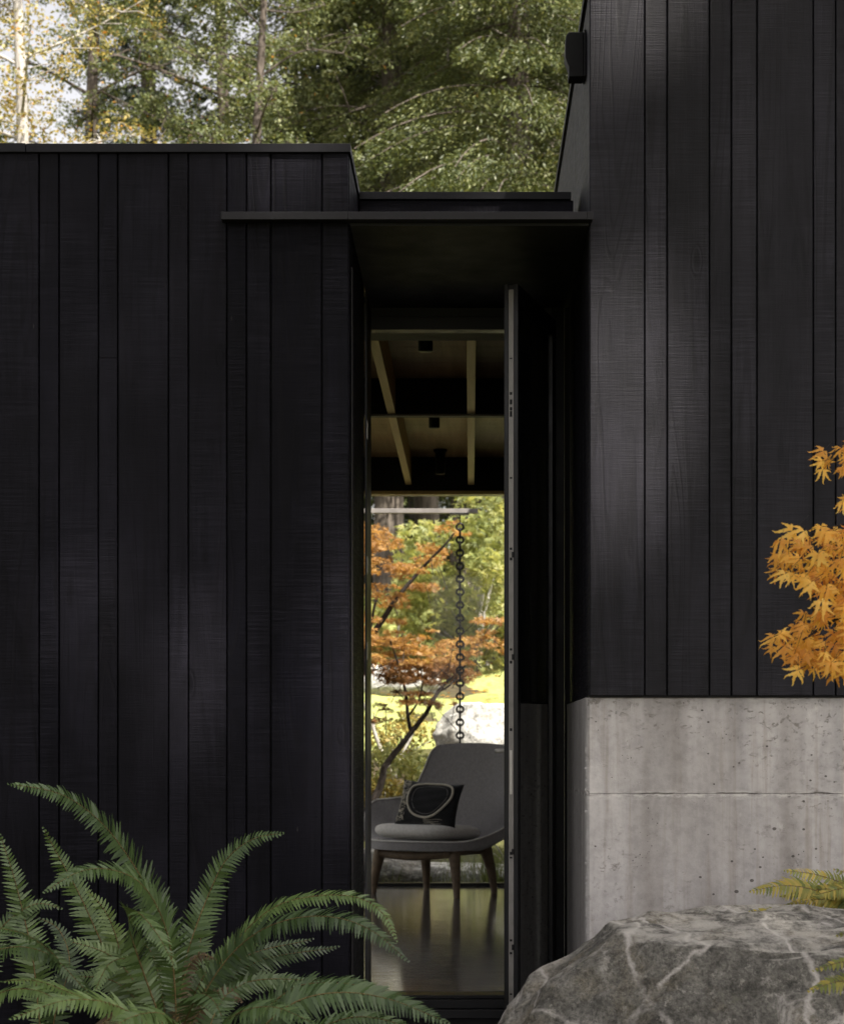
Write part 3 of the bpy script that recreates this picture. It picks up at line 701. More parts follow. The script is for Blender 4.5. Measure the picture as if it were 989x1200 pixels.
# welt along the rim of the shell
rim=[vs0[j*25] for j in range(40,-1,-1)]+[vs0[i] for i in range(1,25)]+[vs0[j*25+24] for j in range(1,41)]
MB().tube([np.array(p)+np.array([0,-.002,.003]) for p in rim],.005,6).build('piping',M['seat'],arm,True)
# throw pillow on the chair
pc=at(503,943,12.95)
pil=empty('throw_pillow',pc,R(-20)); pil.rotation_euler=(R(-20),R(4),R(-24))
tag(pil,'black throw pillow with a cream yarn ring, leaning on the armchair back','pillow')
n=26; W,H_=.215,.155; vs=[];fs=[]
def pz(u,v):
    u=max(-1,min(1,u)); v=max(-1,min(1,v)); return .062*((1-abs(u)**3.2)*(1-abs(v)**3.2))**.55
def pxz(u,v):
    s=1-.07*(1-u*u)*abs(v)**3; s2=1-.07*(1-v*v)*abs(u)**3
    return u*W*s2, v*H_*s
for side in (-1,1):
    b0=len(vs)
    for j in range(n+1):
        for i in range(n+1):
            u=-1+2*i/n; v=-1+2*j/n; x,z=pxz(u,v); wr=.003*math.sin(9*u+5*v)+.002*math.sin(17*v-6*u)
            vs.append((x,side*(pz(u,v)+(wr if pz(u,v)>.01 else 0)),z))
    for j in range(n):
        for i in range(n):
            a=b0+j*(n+1)+i; q=(a,a+1,a+n+2,a+n+1); fs.append(q if side<0 else q[::-1])
MB().add(vs,fs).build('cover',M['pillow'],pil,True)
def onp(u,v,off=.004): x,z=pxz(u,v); return (x,-pz(u,v)-off-.002,z)
ring=[(-.10,.83),(-.50,.66),(-.62,.25),(-.58,-.15),(-.35,-.55),(.05,-.68),(.38,-.50),(.66,-.05),(.80,.35),(.74,.72),(.50,.86),(.2,.86)]
rp=smooth_curve([(a,b_,0) for a,b_ in ring+ring[:1]],60)[:-1]
MB().tube([onp(p[0],p[1]) for p in rp],.0075,6,closed=True).build('yarn_ring',M['cream'],pil,True)
rp2=MB(); rp2.tube([onp(.1+(p[0]-.1)*.78,.1+(p[1]-.1)*.80,.001) for p in rp],.0016,4,closed=True); rp2.build('stitched_ring',M['fabric'],pil,True)
st=MB(); st2=MB()
for i in range(170):
    u=rng.uniform(-.97,-.66); v=rng.uniform(-.9,.92); a=rng.choice([.5,-.5,1.57]); L=.045
    if v>.6-.0*u and u>-.6: continue
    st.tube([onp(u-L*math.cos(a),v-L*math.sin(a)*1.2,.0),onp(u+L*math.cos(a),v+L*math.sin(a)*1.2,.0)],.0017,4)
for k,vv in enumerate((-.92,-.86,-.79,-.72)):
    st2.tube([onp(u,vv+.03*math.sin(u*9+k),.0) for u in np.linspace(.0,.62,12)],.0013,4)
st.build('embroidery',M['cream'],pil,False); st2.build('embroidery',M['cream'],pil,False)

# ------------------------------------------------------------------ rocks
def boulder(name,c,r,mat,label,cuts,seed,rough=.05,sub=6,group=None,cat='boulder',lumps=1.0,real=()):
    import bmesh
    bm=bmesh.new(); bmesh.ops.create_icosphere(bm,subdivisions=sub,radius=1)
    V=np.array([v.co[:] for v in bm.verts])
    rs=np.random.default_rng(seed)
    for (nx,ny,nz,dd) in cuts:
        nn=np.array([nx,ny,nz],float); nn/=np.linalg.norm(nn); s=V@nn; over=s-dd; k=over>0
        V[k]-=np.outer(over[k],nn)*.92
    ph=rs.uniform(0,6.28,size=(30,)); K=rs.normal(size=(30,3))
    nrm=V/np.linalg.norm(V,axis=1,keepdims=True); dsp=np.zeros(len(V))
    for i in range(30):
        fq=1.5+i*1.15; k=K[i]/np.linalg.norm(K[i])*fq; w_=1-np.abs(np.sin(V@k*1.0+ph[i]+.6*np.sin(V@K[(i+1)%30]*2)))
        dsp+=rough*lumps*w_/(1+i*.42)
    V=V*np.array(r)
    for nn,pp in real:
        nn=np.array(nn,float); nn/=np.linalg.norm(nn); ov=(V-np.array(pp))@nn; k=ov>0; V[k]-=np.outer(ov[k],nn)*.95
    V=V/np.array(r)+nrm*(dsp-dsp.mean())[:,None]
    for v,p in zip(bm.verts,V*np.array(r)): v.co=p
    me=bpy.data.meshes.new(name); bm.to_mesh(me); bm.free()
    o=link(name,me,mat,None,True); o.location=c; tag(o,label,cat,group); return o
fr_=np.random.default_rng(5); facets=[]
for _ in range(70):
    q=unit(fr_.normal(size=3)); q[1]=-abs(q[1]); facets.append((q[0],q[1],q[2],fr_.uniform(.955,.992)))
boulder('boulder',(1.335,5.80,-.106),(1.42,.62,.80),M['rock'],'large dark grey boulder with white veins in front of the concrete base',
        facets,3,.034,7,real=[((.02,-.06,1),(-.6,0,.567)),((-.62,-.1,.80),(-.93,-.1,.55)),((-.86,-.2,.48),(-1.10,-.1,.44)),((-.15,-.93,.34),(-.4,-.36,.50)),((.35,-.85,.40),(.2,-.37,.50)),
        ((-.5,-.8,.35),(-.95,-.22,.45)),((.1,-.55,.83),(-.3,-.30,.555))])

# ------------------------------------------------------------------ ferns
def frond(par, P, wid, mat, nrm=(0,-.6,.8), n=46, droop=.35, fwdk=.35, start=.08, name='frond', dens=1.0, rach=.0028):
    P=np.array(P,float); c=smooth_curve(P,60); seg=np.linalg.norm(np.diff(c,axis=0),axis=1); S=np.concatenate([[0],np.cumsum(seg)]); Lt=S[-1]
    def pos(s): 
        s=s*Lt; return np.array([np.interp(s,S,c[:,k]) for k in range(3)])
    N0=np.array(nrm,float); mb_v=[];mb_f=[]
    n=int(max(18,Lt/.0135)*dens)
    for i in range(n):
        s=start+(1-start)*(i+.5)/n; p=pos(s); t=pos(min(1,s+.02))-pos(max(0,s-.02)); t/=np.linalg.norm(t)+1e-9
        side=np.cross(t,N0); side/=np.linalg.norm(side)+1e-9; up=np.cross(side,t)
        q=(s-start)/(1-start); env=min(1,.35+q*2.6)*(1-q**2.3)**.85+.02
        L=wid*env; wdt=min(.0062,.0135*Lt/n/.0135*.52)*(.6+.4*env)*1.0
        for sg_ in (-1,1):
            Lk=L*rng.uniform(.85,1.08)*(rng.uniform(.3,.8) if rng.uniform()<.035 else 1); d=side*sg_+t*(fwdk+.35*q)+up*rng.uniform(-.1,.12); d/=np.linalg.norm(d)
            wv=np.cross(d,up); wv/=np.linalg.norm(wv)+1e-9; m=9; base=len(mb_v)
            tw=rng.uniform(-.5,.5); wv=wv*math.cos(tw)+up*math.sin(tw)
            dr=droop*rng.uniform(.6,1.4)
            for k in range(m):
                u=k/(m-1); pk=p+d*Lk*u+t*Lk*.10*u*u+np.array([0,0,-1.])*dr*Lk*u*u*.55
                ww=wdt*(1-u**2.2)*(1.12 if k%2 else .80)+.0004
                if u<.08: ww*=.5
                mb_v.append(pk+wv*ww); mb_v.append(pk-wv*ww)
                if k: a=base+2*(k-1); mb_f.append((a,a+1,a+3,a+2))
    o=link(name,npmesh(name,np.array(mb_v),np.array(mb_f)),mat,None)
    P_(o,par)
    r_=MB().tube(c[::3],[rach*(1-.75*k/19) for k in range(20)],5).build('stalk',M['stem'],None,True); r_.parent=o
    return o
fernA=empty('sword_fern',tuple(at(200,1230,5.9))); tag(fernA,'largest green sword fern with long arching fronds, against the low black wing','fern')
def px(pts): return [at(*p) for p in pts]
G=M['fern']
FA=[
 ([(205,1215,5.95),(200,1120,6.0),(182,1060,5.95),(150,1003,5.85),(115,960,5.75),(70,930,5.65),(8,918,5.5)],.088,(.35,-.75,.6)),
 ([(208,1215,5.9),(203,1130,5.85),(190,1075,5.75),(165,1035,5.65),(130,1019,5.55),(92,1022,5.45),(50,1047,5.35)],.086,(.1,-.7,.75)),
 ([(196,1215,5.8),(165,1130,5.75),(152,1085,5.65),(160,1068,5.5),(185,1095,5.4),(208,1138,5.3)],.075,(.5,-.8,.55)),
 ([(200,1215,6.0),(208,1165,6.05),(222,1110,6.1),(242,1055,6.12),(265,1008,6.1),(297,983,6.05),(334,976,6.0)],.078,(-.3,-.9,.35)),
 ([(215,1215,6.0),(240,1160,6.05),(275,1105,6.05),(320,1064,6.0),(370,1050,5.95),(420,1052,5.9),(450,1072,5.85),(466,1105,5.8)],.066,(0,-.55,.85)),
 ([(218,1215,5.85),(248,1150,5.8),(285,1105,5.75),(330,1080,5.65),(385,1074,5.55),(435,1090,5.45),(480,1128,5.35)],.080,(0,-.7,.75)),
 ([(175,1215,6.2),(140,1150,6.25),(115,1095,6.28),(92,1045,6.3),(70,1005,6.3),(50,968,6.28)],.075,(.1,-1,.2)),
 ([(185,1215,6.1),(120,1180,6.0),(70,1125,5.9),(30,1095,5.8),(-20,1085,5.7)],.075,(0,-.5,.9)),
 ([(190,1215,6.15),(150,1160,6.2),(140,1110,6.2),(125,1070,6.2),(100,1040,6.2)],.07,(.2,-1,.2)),
 ([(200,1215,6.2),(190,1150,6.25),(182,1100,6.3),(165,1060,6.3)],.06,(0,-1,.2)),
 ([(205,1215,6.15),(228,1140,6.2),(236,1090,6.25),(230,1050,6.25)],.06,(0,-1,.3)),
 ([(195,1215,5.7),(150,1185,5.6),(100,1170,5.5),(45,1150,5.4),(0,1150,5.3)],.075,(0,-.45,.9)),
 ([(210,1215,5.65),(225,1180,5.5),(235,1165,5.35),(250,1172,5.2),(262,1195,5.1)],.07,(0,-.5,.9)),
 ([(190,1215,6.0),(172,1150,5.95),(152,1125,5.85),(128,1130,5.75),(110,1165,5.65)],.07,(0,-.7,.7)),
 ([(215,1215,6.1),(260,1170,6.2),(300,1150,6.25),(335,1150,6.25),(360,1175,6.2)],.06,(0,-.6,.8)),
]
for P,w_,nn in FA: frond(fernA,px(P),w_,G,nn)
for k in range(12):
    a=rng.uniform(20,400); b_=rng.uniform(1085,1150); Yb=rng.uniform(6.1,6.35)
    frond(fernA,px([(200,1230,6.1),((200*1.3+a)/2.3,(1230+b_)/2-35,(Yb+6.1)/2),(a,b_,Yb)]),.06,G,(rng.uniform(-.3,.3),-.8,.5))
for P,w_ in (([(200,1230,5.8),(235,1185,5.75),(262,1160,5.7),(285,1175,5.65)],.05),([(195,1230,5.85),(150,1190,5.8),(120,1200,5.75),(100,1230,5.7)],.05),([(205,1230,5.9),(215,1150,5.95),(232,1120,5.95),(255,1125,5.9)],.04)):
    frond(fernA,px(P),w_,M['fern_dry'],(0,-.7,.6),droop=.9,name='dead_frond')
fernL=empty('sword_fern',tuple(at(-30,1200,6.1))); tag(fernL,'sword fern at the left edge with upright dark fronds','fern')
for P,w_,nn in [
 ([(50,1230,6.2),(40,1130,6.25),(30,1080,6.3),(16,1025,6.3),(0,976,6.3)],.075,(.3,-1,.2)),
 ([(-60,1215,6.0),(-20,1130,6.0),(15,1110,5.95),(60,1120,5.9),(105,1165,5.8)],.07,(0,-.5,.9)),
 ([(-40,1215,6.2),(-20,1140,6.25),(0,1090,6.3),(40,1060,6.3),(75,1065,6.3)],.06,(0,-.8,.5)),
 ([(-60,1230,5.9),(-10,1170,5.8),(40,1160,5.7),(90,1185,5.6)],.07,(0,-.5,.9)),
 ([(60,1240,5.9),(65,1190,5.85),(82,1130,5.9),(70,1090,5.95),(45,1075,5.95)],.06,(0,-.8,.5))]: frond(fernL,px(P),w_,G,nn)
fernB=empty('sword_fern',tuple(at(300,1290,5.3))); tag(fernB,'low sword fern along the bottom edge, its fronds reaching under the doorway','fern')
for P,w_,nn in [
 ([(260,1290,5.4),(300,1215,5.35),(345,1175,5.3),(400,1163,5.25),(460,1172,5.2),(528,1200,5.1)],.085,(0,-.75,.65)),
 ([(250,1290,5.6),(290,1210,5.6),(340,1160,5.6),(390,1152,5.55),(440,1160,5.5),(500,1185,5.45)],.07,(0,-.6,.8)),
 ([(240,1290,5.3),(250,1225,5.2),(275,1190,5.1),(320,1180,5.0),(370,1200,4.9)],.08,(0,-.6,.8)),
 ([(225,1290,5.2),(215,1220,5.1),(195,1190,5.0),(160,1190,4.9),(110,1215,4.8)],.085,(0,-.6,.8)),
 ([(220,1290,5.3),(190,1220,5.2),(140,1180,5.1),(80,1172,5.0),(10,1195,4.9)],.08,(0,-.6,.8)),
 ([(270,1290,5.5),(330,1230,5.45),(400,1195,5.4),(450,1195,5.35),(500,1215,5.3)],.07,(0,-.6,.8)),
 ([(235,1290,5.5),(245,1210,5.55),(262,1170,5.6),(290,1150,5.6)],.07,(0,-.9,.4))]: frond(fernB,px(P),w_,G,nn)
fernY=empty('autumn_fern',tuple(at(1020,1110,6.3))); tag(fernY,'small fern turning yellow behind the boulder, against the concrete base','fern')
for P,w_,nn in [
 ([(1030,1100,6.35),(990,1060,6.35),(950,1042,6.3),(915,1038,6.25),(877,1045,6.2)],.074,(0,-.8,.6)),
 ([(1030,1110,6.3),(980,1080,6.2),(935,1068,6.15),(905,1068,6.1),(876,1068,6.05)],.055,(0,-.8,.6)),
 ([(1035,1100,6.45),(1000,1045,6.45),(960,1026,6.45),(917,1020,6.4)],.055,(0,-.8,.6)),
 ([(1040,1110,6.2),(1000,1085,6.15),(960,1076,6.1),(920,1080,6.05)],.05,(0,-.8,.6)),
 ([(1050,1100,6.4),(1020,1040,6.4),(995,1025,6.4),(975,1018,6.4)],.05,(0,-.8,.6)),
 ([(1050,1110,6.3),(1010,1070,6.3),(975,1055,6.3),(940,1055,6.25)],.055,(0,-.8,.6))]: frond(fernY,px(P),w_,M['fern_y'],nn,droop=.5)
for k in range(9):
    a=rng.uniform(885,985); b_=rng.uniform(1028,1080); frond(fernY,px([(1045,1110,6.3),((1045+a)/2+10,(1100+b_)/2-30,6.3),(a,b_,6.3+rng.uniform(-.15,.15))]),.05,M['fern_y'],(rng.uniform(-.3,.3),-.8,.6),droop=.5)
fernR=empty('autumn_fern',tuple(at(1040,1190,4.9))); tag(fernR,'yellow-green fern tips poking in at the right edge, in front of the boulder','fern')
for P,w_,nn in [
 ([(1060,1200,4.95),(1020,1160,4.9),(985,1150,4.85),(945,1162,4.8)],.05,(0,-.8,.6)),
 ([(1060,1180,4.95),(1020,1135,4.9),(990,1127,4.85),(950,1138,4.8)],.03,(0,-.8,.6)),
 ([(1060,1130,5),(1025,1100,5.0),(1000,1092,4.95),(978,1097,4.95)],.03,(0,-.8,.6))]: frond(fernR,px(P),w_,M['fern_y'],nn,droop=.5)

# ------------------------------------------------------------------ orange maple at the right edge (near)
def palm_leaf(mb, p, d, nrm, L):
    d=d/np.linalg.norm(d); nrm=nrm-d*np.dot(nrm,d); nrm/=np.linalg.norm(nrm)+1e-9; s=np.cross(nrm,d)
    ang=[-118,-78,-40,0,40,78,118]; ln=[.42,.72,.92,1.0,.92,.72,.42]; base=len(mb.v)
    out=[p-d*L*.02]; faces=[]
    for i,(a,l) in enumerate(zip(ang,ln)):
        a=R(a); l=l*L*random.uniform(.9,1.1); dd=d*math.cos(a)+s*math.sin(a); ss=-d*math.sin(a)+s*math.cos(a)
        cu=random.uniform(.1,.75)
        seq=[(.22,.075),(.42,.115),(.48,.075),(.62,.085),(.68,.045),(.80,.045),(1.0,0)]
        b0=len(out)
        for (u,w_) in seq[:-1]:
            cur=nrm*(-cu*L*u*u)+ss*(.06*L*math.sin(5*u+a*3))
            out.append(p+dd*l*u+ss*L*w_+cur); out.append(p+dd*l*u-ss*L*w_+cur)
        out.append(p+dd*l-nrm*.30*L)
        faces.append((0,b0+1,b0)); 
        for k in range(len(seq)-2): faces.append((b0+2*k,b0+2*k+1,b0+2*k+3,b0+2*k+2))
        e=b0+2*(len(seq)-2); faces.append((e,e+1,b0+2*(len(seq)-1)))
    mb.add(out,faces)
def near_maple():
    root=empty('maple_tree',(1.95,5.0,-.12)); tag(root,'orange maple branch tips hanging in from the right edge, in front of the tall wing','tree')
    br=MB(); lf=MB()
    trunk=px([(1500,1400,5.1),(1420,1000,5.1),(1330,600,5.1),(1250,300,5.1),(1200,100,5.1)]); trunk[0][2]=-.2
    br.tube(smooth_curve(trunk,16),[.05-.0022*k for k in range(16)],8)
    def limb(pts,r): 
        c=smooth_curve(px(pts),14); br.tube(c,[r*(1-.8*k/13) for k in range(14)],6); return c
    limb([(1290,450,5.1),(1150,480,5.1),(1050,510,5.1),(1000,530,5.1)],.012)
    limb([(1330,600,5.1),(1180,580,5.15),(1080,600,5.15),(1000,612,5.15),(950,625,5.1)],.013)
    limb([(1370,760,5.1),(1200,700,5.05),(1080,690,5.0),(1000,715,5.0),(940,750,5.0)],.013)
    cl=[(978,538,20,13,6),(1015,530,22,22,7),(990,585,12,7,2),(945,640,36,20,12),(985,640,30,30,14),(928,662,18,14,4),(1010,660,30,40,12),
        (965,672,26,16,8),(985,700,26,22,12),(1005,725,26,26,10),(965,735,34,18,10),(925,752,22,11,6),(950,770,32,16,11),(985,765,26,24,12),(1020,770,26,34,8),
        (1050,640,26,30,8),(1060,700,30,60,14)]
    for cxp,cyp,rx_,ry_,n in cl:
        for i in range(int(n*1.9)):
            p=at(cxp+random.uniform(-1,1)*rx_,cyp+random.uniform(-1,1)*ry_,5.05+random.uniform(-.12,.12))
            d=np.array([random.uniform(-1.0,.2),random.uniform(-.3,.1),random.uniform(-.9,-.05)]); nn=np.array([random.uniform(-.5,.5),-.9,random.uniform(.2,1.0)])
            palm_leaf(lf,p,d,nn,random.uniform(.026,.052))
            br.tube([p,p+np.array([random.uniform(.0,.05),random.uniform(-.02,.03),random.uniform(.0,.05)])],[.0005,.0008],3,caps=False)
    P_(br.build('trunk',M['bark_dark'],None,True),root); P_(lf.build('crown',M['maple_f'],None),root)
near_maple()

# ------------------------------------------------------------------ garden through the window
def at0(px_,Y): return np.array([(px_-551)*Y/F,Y,gz(Y)])
# moss bank and pale boulders
def bank():
    nx,ny=90,50; xs=np.linspace(-6,6,nx); ys=np.linspace(19.2,28,ny); X,Y=np.meshgrid(xs,ys)
    t=(Y-19.2)/8.8; Z=gz(Y)+.05+.07*np.sin(X*2.1+Y*1.7)*np.cos(Y*2.3-X)*np.minimum(1,t*4)+.02*np.sin(X*9)*np.sin(Y*11)
    Z-=.3*(t<.02)+.3*(np.abs(X)>5.95)
    V=np.stack([X,Y,Z],-1).reshape(-1,3); i=(np.arange(ny-1)[:,None]*nx+np.arange(nx-1)[None,:]).ravel()
    tag(link('moss_bank',npmesh('moss_bank',V,np.stack([i,i+1,i+1+nx,i+nx],1)),M['moss'],None,True),kind='structure')
bank()
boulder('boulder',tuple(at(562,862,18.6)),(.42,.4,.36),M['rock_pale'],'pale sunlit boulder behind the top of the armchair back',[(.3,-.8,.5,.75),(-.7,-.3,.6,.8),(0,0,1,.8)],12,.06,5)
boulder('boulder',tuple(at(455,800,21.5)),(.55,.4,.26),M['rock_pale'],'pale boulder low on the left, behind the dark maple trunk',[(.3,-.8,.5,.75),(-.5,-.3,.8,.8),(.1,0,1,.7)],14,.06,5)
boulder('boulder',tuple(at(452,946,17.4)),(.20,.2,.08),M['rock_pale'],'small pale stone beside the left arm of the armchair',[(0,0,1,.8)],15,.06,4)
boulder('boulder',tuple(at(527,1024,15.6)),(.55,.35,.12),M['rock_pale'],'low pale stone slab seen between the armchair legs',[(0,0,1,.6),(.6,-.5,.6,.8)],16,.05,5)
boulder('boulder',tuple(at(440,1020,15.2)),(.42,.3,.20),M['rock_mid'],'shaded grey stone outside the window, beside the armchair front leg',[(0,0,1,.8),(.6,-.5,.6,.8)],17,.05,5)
# dark-stemmed japanese maple
def garden_maple():
    Y=16.6; root=empty('japanese_maple',tuple(at0(425,Y))); tag(root,'Japanese maple with dark curving stems and orange-red leaves, outside the window','tree')
    tb=MB()
    def limb(pts,r0,r1): 
        c=smooth_curve([at(a,b,Y+d) for a,b,d in pts],16); tb.tube(c,list(np.linspace(r0,r1,16)),7); return c
    base=[at(418,1010,Y)]; 
    L1=limb([(425,1030,0),(428,960,0),(447,920,0),(450,900,0),(465,880,0),(482,858,0),(500,835,0),(512,812,0),(528,795,.1),(545,780,.1)],.038,.010)
    L2=limb([(482,858,0),(478,840,0),(476,815,0),(470,790,-.1),(464,770,-.2),(455,745,-.3)],.018,.006)
    L3=limb([(410,1030,-.1),(414,860,-.1),(430,760,-.2),(448,728,-.2),(462,705,-.2),(478,685,-.2),(500,660,-.2),(520,640,-.3),(532,625,-.3)],.034,.006)
    L4=limb([(478,840,0),(490,822,-.1),(495,800,-.2),(492,780,-.3)],.010,.004)
    L5=limb([(430,760,-.2),(437,720,-.2),(443,690,-.1),(447,660,-.1),(440,630,-.1)],.014,.005)
    L6=limb([(512,812,0),(530,800,0),(545,775,.2),(565,750,.3),(590,730,.4)],.010,.004)
    L7=limb([(433,770,-.1),(440,785,-.1),(455,770,0)],.007,.003)
    C=[]
    def cl(n,x0,x1,y0,y1,kind,flat=.22,r=(.10,.24),d=.9):
        for _ in range(n):
            c=at(random.uniform(x0,x1),random.uniform(y0,y1),Y+random.uniform(-d,d)*.7); C.append((c,random.uniform(*r),kind,flat))
            if random.random()<.5:
                e=c+np.array([random.uniform(-.2,.2),random.uniform(-.2,.2),-random.uniform(.05,.25)]); tb.tube([c,e],[.002,.004],4,caps=False)
    cl(12,425,458,625,700,0,.2,(.07,.18)); cl(12,455,500,660,690,0,.2,(.06,.16)); cl(10,495,525,640,662,0,.25,(.06,.14)); cl(5,515,540,610,630,0,.2,(.05,.10))
    cl(8,425,470,700,750,0,.2,(.07,.16)); cl(22,430,505,738,778,0,.18,(.07,.17)); cl(16,500,560,748,785,0,.18,(.07,.15)); cl(14,550,605,725,765,0,.2,(.06,.15))
    cl(16,440,545,775,800,1); cl(8,455,500,795,825,1,.2,(.06,.13)); cl(5,495,535,815,835,1,.2,(.05,.1)); cl(4,435,475,820,850,1,.15,(.05,.1))
    # out of the door's view, so the tree is whole from a step aside
    for _ in range(70): C.append((at(random.uniform(290,430),random.uniform(610,790),Y+random.uniform(-1,1)),random.uniform(.12,.25),0,.25))
    P_(tb.build('trunk',M['bark_dark'],None,True),root)
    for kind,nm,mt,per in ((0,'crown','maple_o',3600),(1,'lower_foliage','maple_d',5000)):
        P=np.concatenate([clumps([c],[r],per,fl) for c,r,k,fl in C if k==kind]); P_(link(nm,star_mesh(nm,P,.033,.9,.5),M[mt],None),root)
garden_maple()
def shrub(name,c,r,mat,label,n,leaf,cat='shrub',per=500,star=False,group=None,flat=.8,stem='bark_pale'):
    """multi-stemmed bush: stems to each leaf clump"""
    base=np.array([c[0],c[1],gz(c[1])-.1]); root=empty(name,tuple(base)); tag(root,label,cat,group); C=[];Rr=[];tb=MB()
    for i in range(n):
        q=unit(rng.normal(size=3))*rng.uniform(.2,1)**.5; p=np.array(c)+q*np.array(r); C.append(p-base); Rr.append(rng.uniform(.14,.30)*max(r[0],r[2]))
        if i%3==0:
            m=(p-base)*np.array([.35,.35,.6]); tb.tube(smooth_curve([np.zeros(3),m,p-base],7),list(np.linspace(.03,.004,7)*max(.4,r[2])),5)
    tb.build('stem',M[stem],root,True)
    P=clumps(C,Rr,per/(max(r[0],r[2])**1.0),flat)
    me=star_mesh('foliage',P,leaf) if star else leaf_mesh('foliage',P,leaf)
    link('foliage',me,M[mat],root); return root
shrub('shrub',at(555,690,22.5),(1.15,.9,1.0),'yel','bright yellow-green shrub filling the window behind the rain chain',60,.07,star=True,per=2600)
shrub('shrub',at(462,745,23.5),(1.0,.9,.62),'yel','yellow-green bush behind the upper stems of the Japanese maple',40,.07,star=True,per=2000)
shrub('shrub',at(455,905,17.6),(.42,.3,.22),'yel','low yellow feathery plant left of the armchair back',40,.045,cat='plant',per=2600)
shrub('shrub',at(450,932,17.0),(.35,.25,.12),'autumn','low rust and green plant just above the left armchair arm',30,.04,cat='plant',per=2600)
shrub('shrub',at(470,860,19.0),(.5,.4,.18),'autumn','brownish ground shrub beneath the pale left boulder',26,.05,cat='plant',per=1600)
shrub('shrub',at(600,960,16.0),(.4,.3,.35),'grass','green grassy bush outside, below the right armchair arm',24,.06,cat='plant',per=1400)
def pale_stems():
    Y=17.9; root=empty('sapling',tuple(at0(470,Y))); tag(root,'bare pale-barked sapling leaning left, left of the armchair','tree'); tb=MB()
    for pts,r in (([(466,960),(462,920),(455,900),(444,872),(436,850),(420,810)],.028),([(462,920),(468,890),(480,868),(488,850)],.016),([(455,900),(440,860),(438,835)],.012)):
        c=smooth_curve([at(a,b,Y) for a,b in pts],12); tb.tube(c,list(np.linspace(r,r*.4,12)),7)
    P_(tb.build('trunk',M['bark_pale'],None,True),root)
pale_stems()
def grasses():
    V=[];Fq=[]
    P=[]; 
    for cx_,cy_,n,sp,h in ((575,15.3,260,.16,.42),(540,15.2,90,.2,.25),(470,15.0,140,.4,.14),(610,15.5,200,.3,.4),(380,15.3,200,.5,.3),(455,17.4,220,.5,.25)):
        c=at0(cx_,cy_)
        for i in range(n):
            b=c+np.array([rng.normal()*sp,rng.normal()*sp*.6,0]); a=rng.uniform(0,6.28); L=h*rng.uniform(.5,1.2); o=np.array([math.cos(a),math.sin(a),0])*L*rng.uniform(.2,.7)
            wv=np.array([-math.sin(a),math.cos(a),0])*.004; k0=len(V)
            for u in (0,.4,.75,1):
                q=b+o*u*u+np.array([0,0,L*(u-.25*u*u)]); V.append(q+wv*(1.05-u)); V.append(q-wv*(1.05-u))
            for k in range(3): Fq.append((k0+2*k,k0+2*k+1,k0+2*k+3,k0+2*k+2))
    tag(link('grass',npmesh('grass',V,Fq),M['grass']),'tufts of grass growing outside the garden window','grass',kind='stuff')
grasses()

# ------------------------------------------------------------------ trees beyond the roof
TG='tall trees beyond the roof'
def B(px_,Y): return (float((px_-551)*Y/F),Y,gz(Y))
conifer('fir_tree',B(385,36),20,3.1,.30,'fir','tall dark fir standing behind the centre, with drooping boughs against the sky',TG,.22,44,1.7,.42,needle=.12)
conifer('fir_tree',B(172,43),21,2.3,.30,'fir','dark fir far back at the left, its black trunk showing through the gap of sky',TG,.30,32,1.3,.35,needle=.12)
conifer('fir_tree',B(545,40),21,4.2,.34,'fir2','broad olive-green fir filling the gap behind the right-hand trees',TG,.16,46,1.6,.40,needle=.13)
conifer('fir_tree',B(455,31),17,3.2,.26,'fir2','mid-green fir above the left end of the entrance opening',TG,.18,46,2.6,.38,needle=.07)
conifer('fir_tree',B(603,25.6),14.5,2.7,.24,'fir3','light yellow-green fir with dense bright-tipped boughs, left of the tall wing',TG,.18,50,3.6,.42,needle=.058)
broadleaf('madrone_tree',B(655,29),13.5,(2.9,2.4),.22,'madrone','bark_mid','bushy broadleaf tree tucked against the tall wing, behind the bright-tipped fir',TG,nb=34,leaf=.058,per=2300,extra=('rusty',.05),zlo=.35)
broadleaf('madrone_tree',B(500,34),15.0,(3.0,2.6),.24,'madrone2','bark','grey-green leafy tree rising behind the middle of the entrance canopy',TG,nb=34,leaf=.058,per=2000,extra=('rusty',.05),zlo=.30)
broadleaf('madrone_tree',B(270,30),13.8,(2.6,2.2),.16,'madrone2','bark','grey-green open-crowned tree with crooked limbs, second from the left above the low wing',TG,nb=34,leaf=.058,per=1500,extra=('rusty',.10),zlo=.33)
broadleaf('madrone_tree',B(115,34),15.0,(1.9,2.0),.18,'madrone','bark','greener tree between the yellow tree and the gap of sky',TG,nb=30,leaf=.06,per=1500,extra=('rusty',.08),zlo=.3)
broadleaf('alder_tree',B(22,25),12.5,(2.1,1.8),.11,'autumn','bark_pale','slender pale-trunked tree with thin yellowing leaves at the top left corner',TG,nb=34,leaf=.05,per=1100,extra=('rusty',.2),zlo=.3)
broadleaf('madrone_tree',B(300,24),9.3,(1.6,1.5),.10,'madrone2','bark','lower light-green tree whose top just clears the low roof near the canopy',TG,nb=24,leaf=.05,per=2000,zlo=.4)
conifer('fir_tree',B(700,42),20,3.4,.30,'fir','dark fir mostly hidden behind the tall wing',TG,.2,36,.6,.4)
conifer('fir_tree',B(-260,36),20,3.4,.30,'fir2','green fir just outside the left edge',TG,.2,36,.7,.4)
conifer('fir_tree',B(490,48),20,4.0,.35,'fir','far dark fir behind the garden, between nearer trees',TG,.05,40,.6,.35)
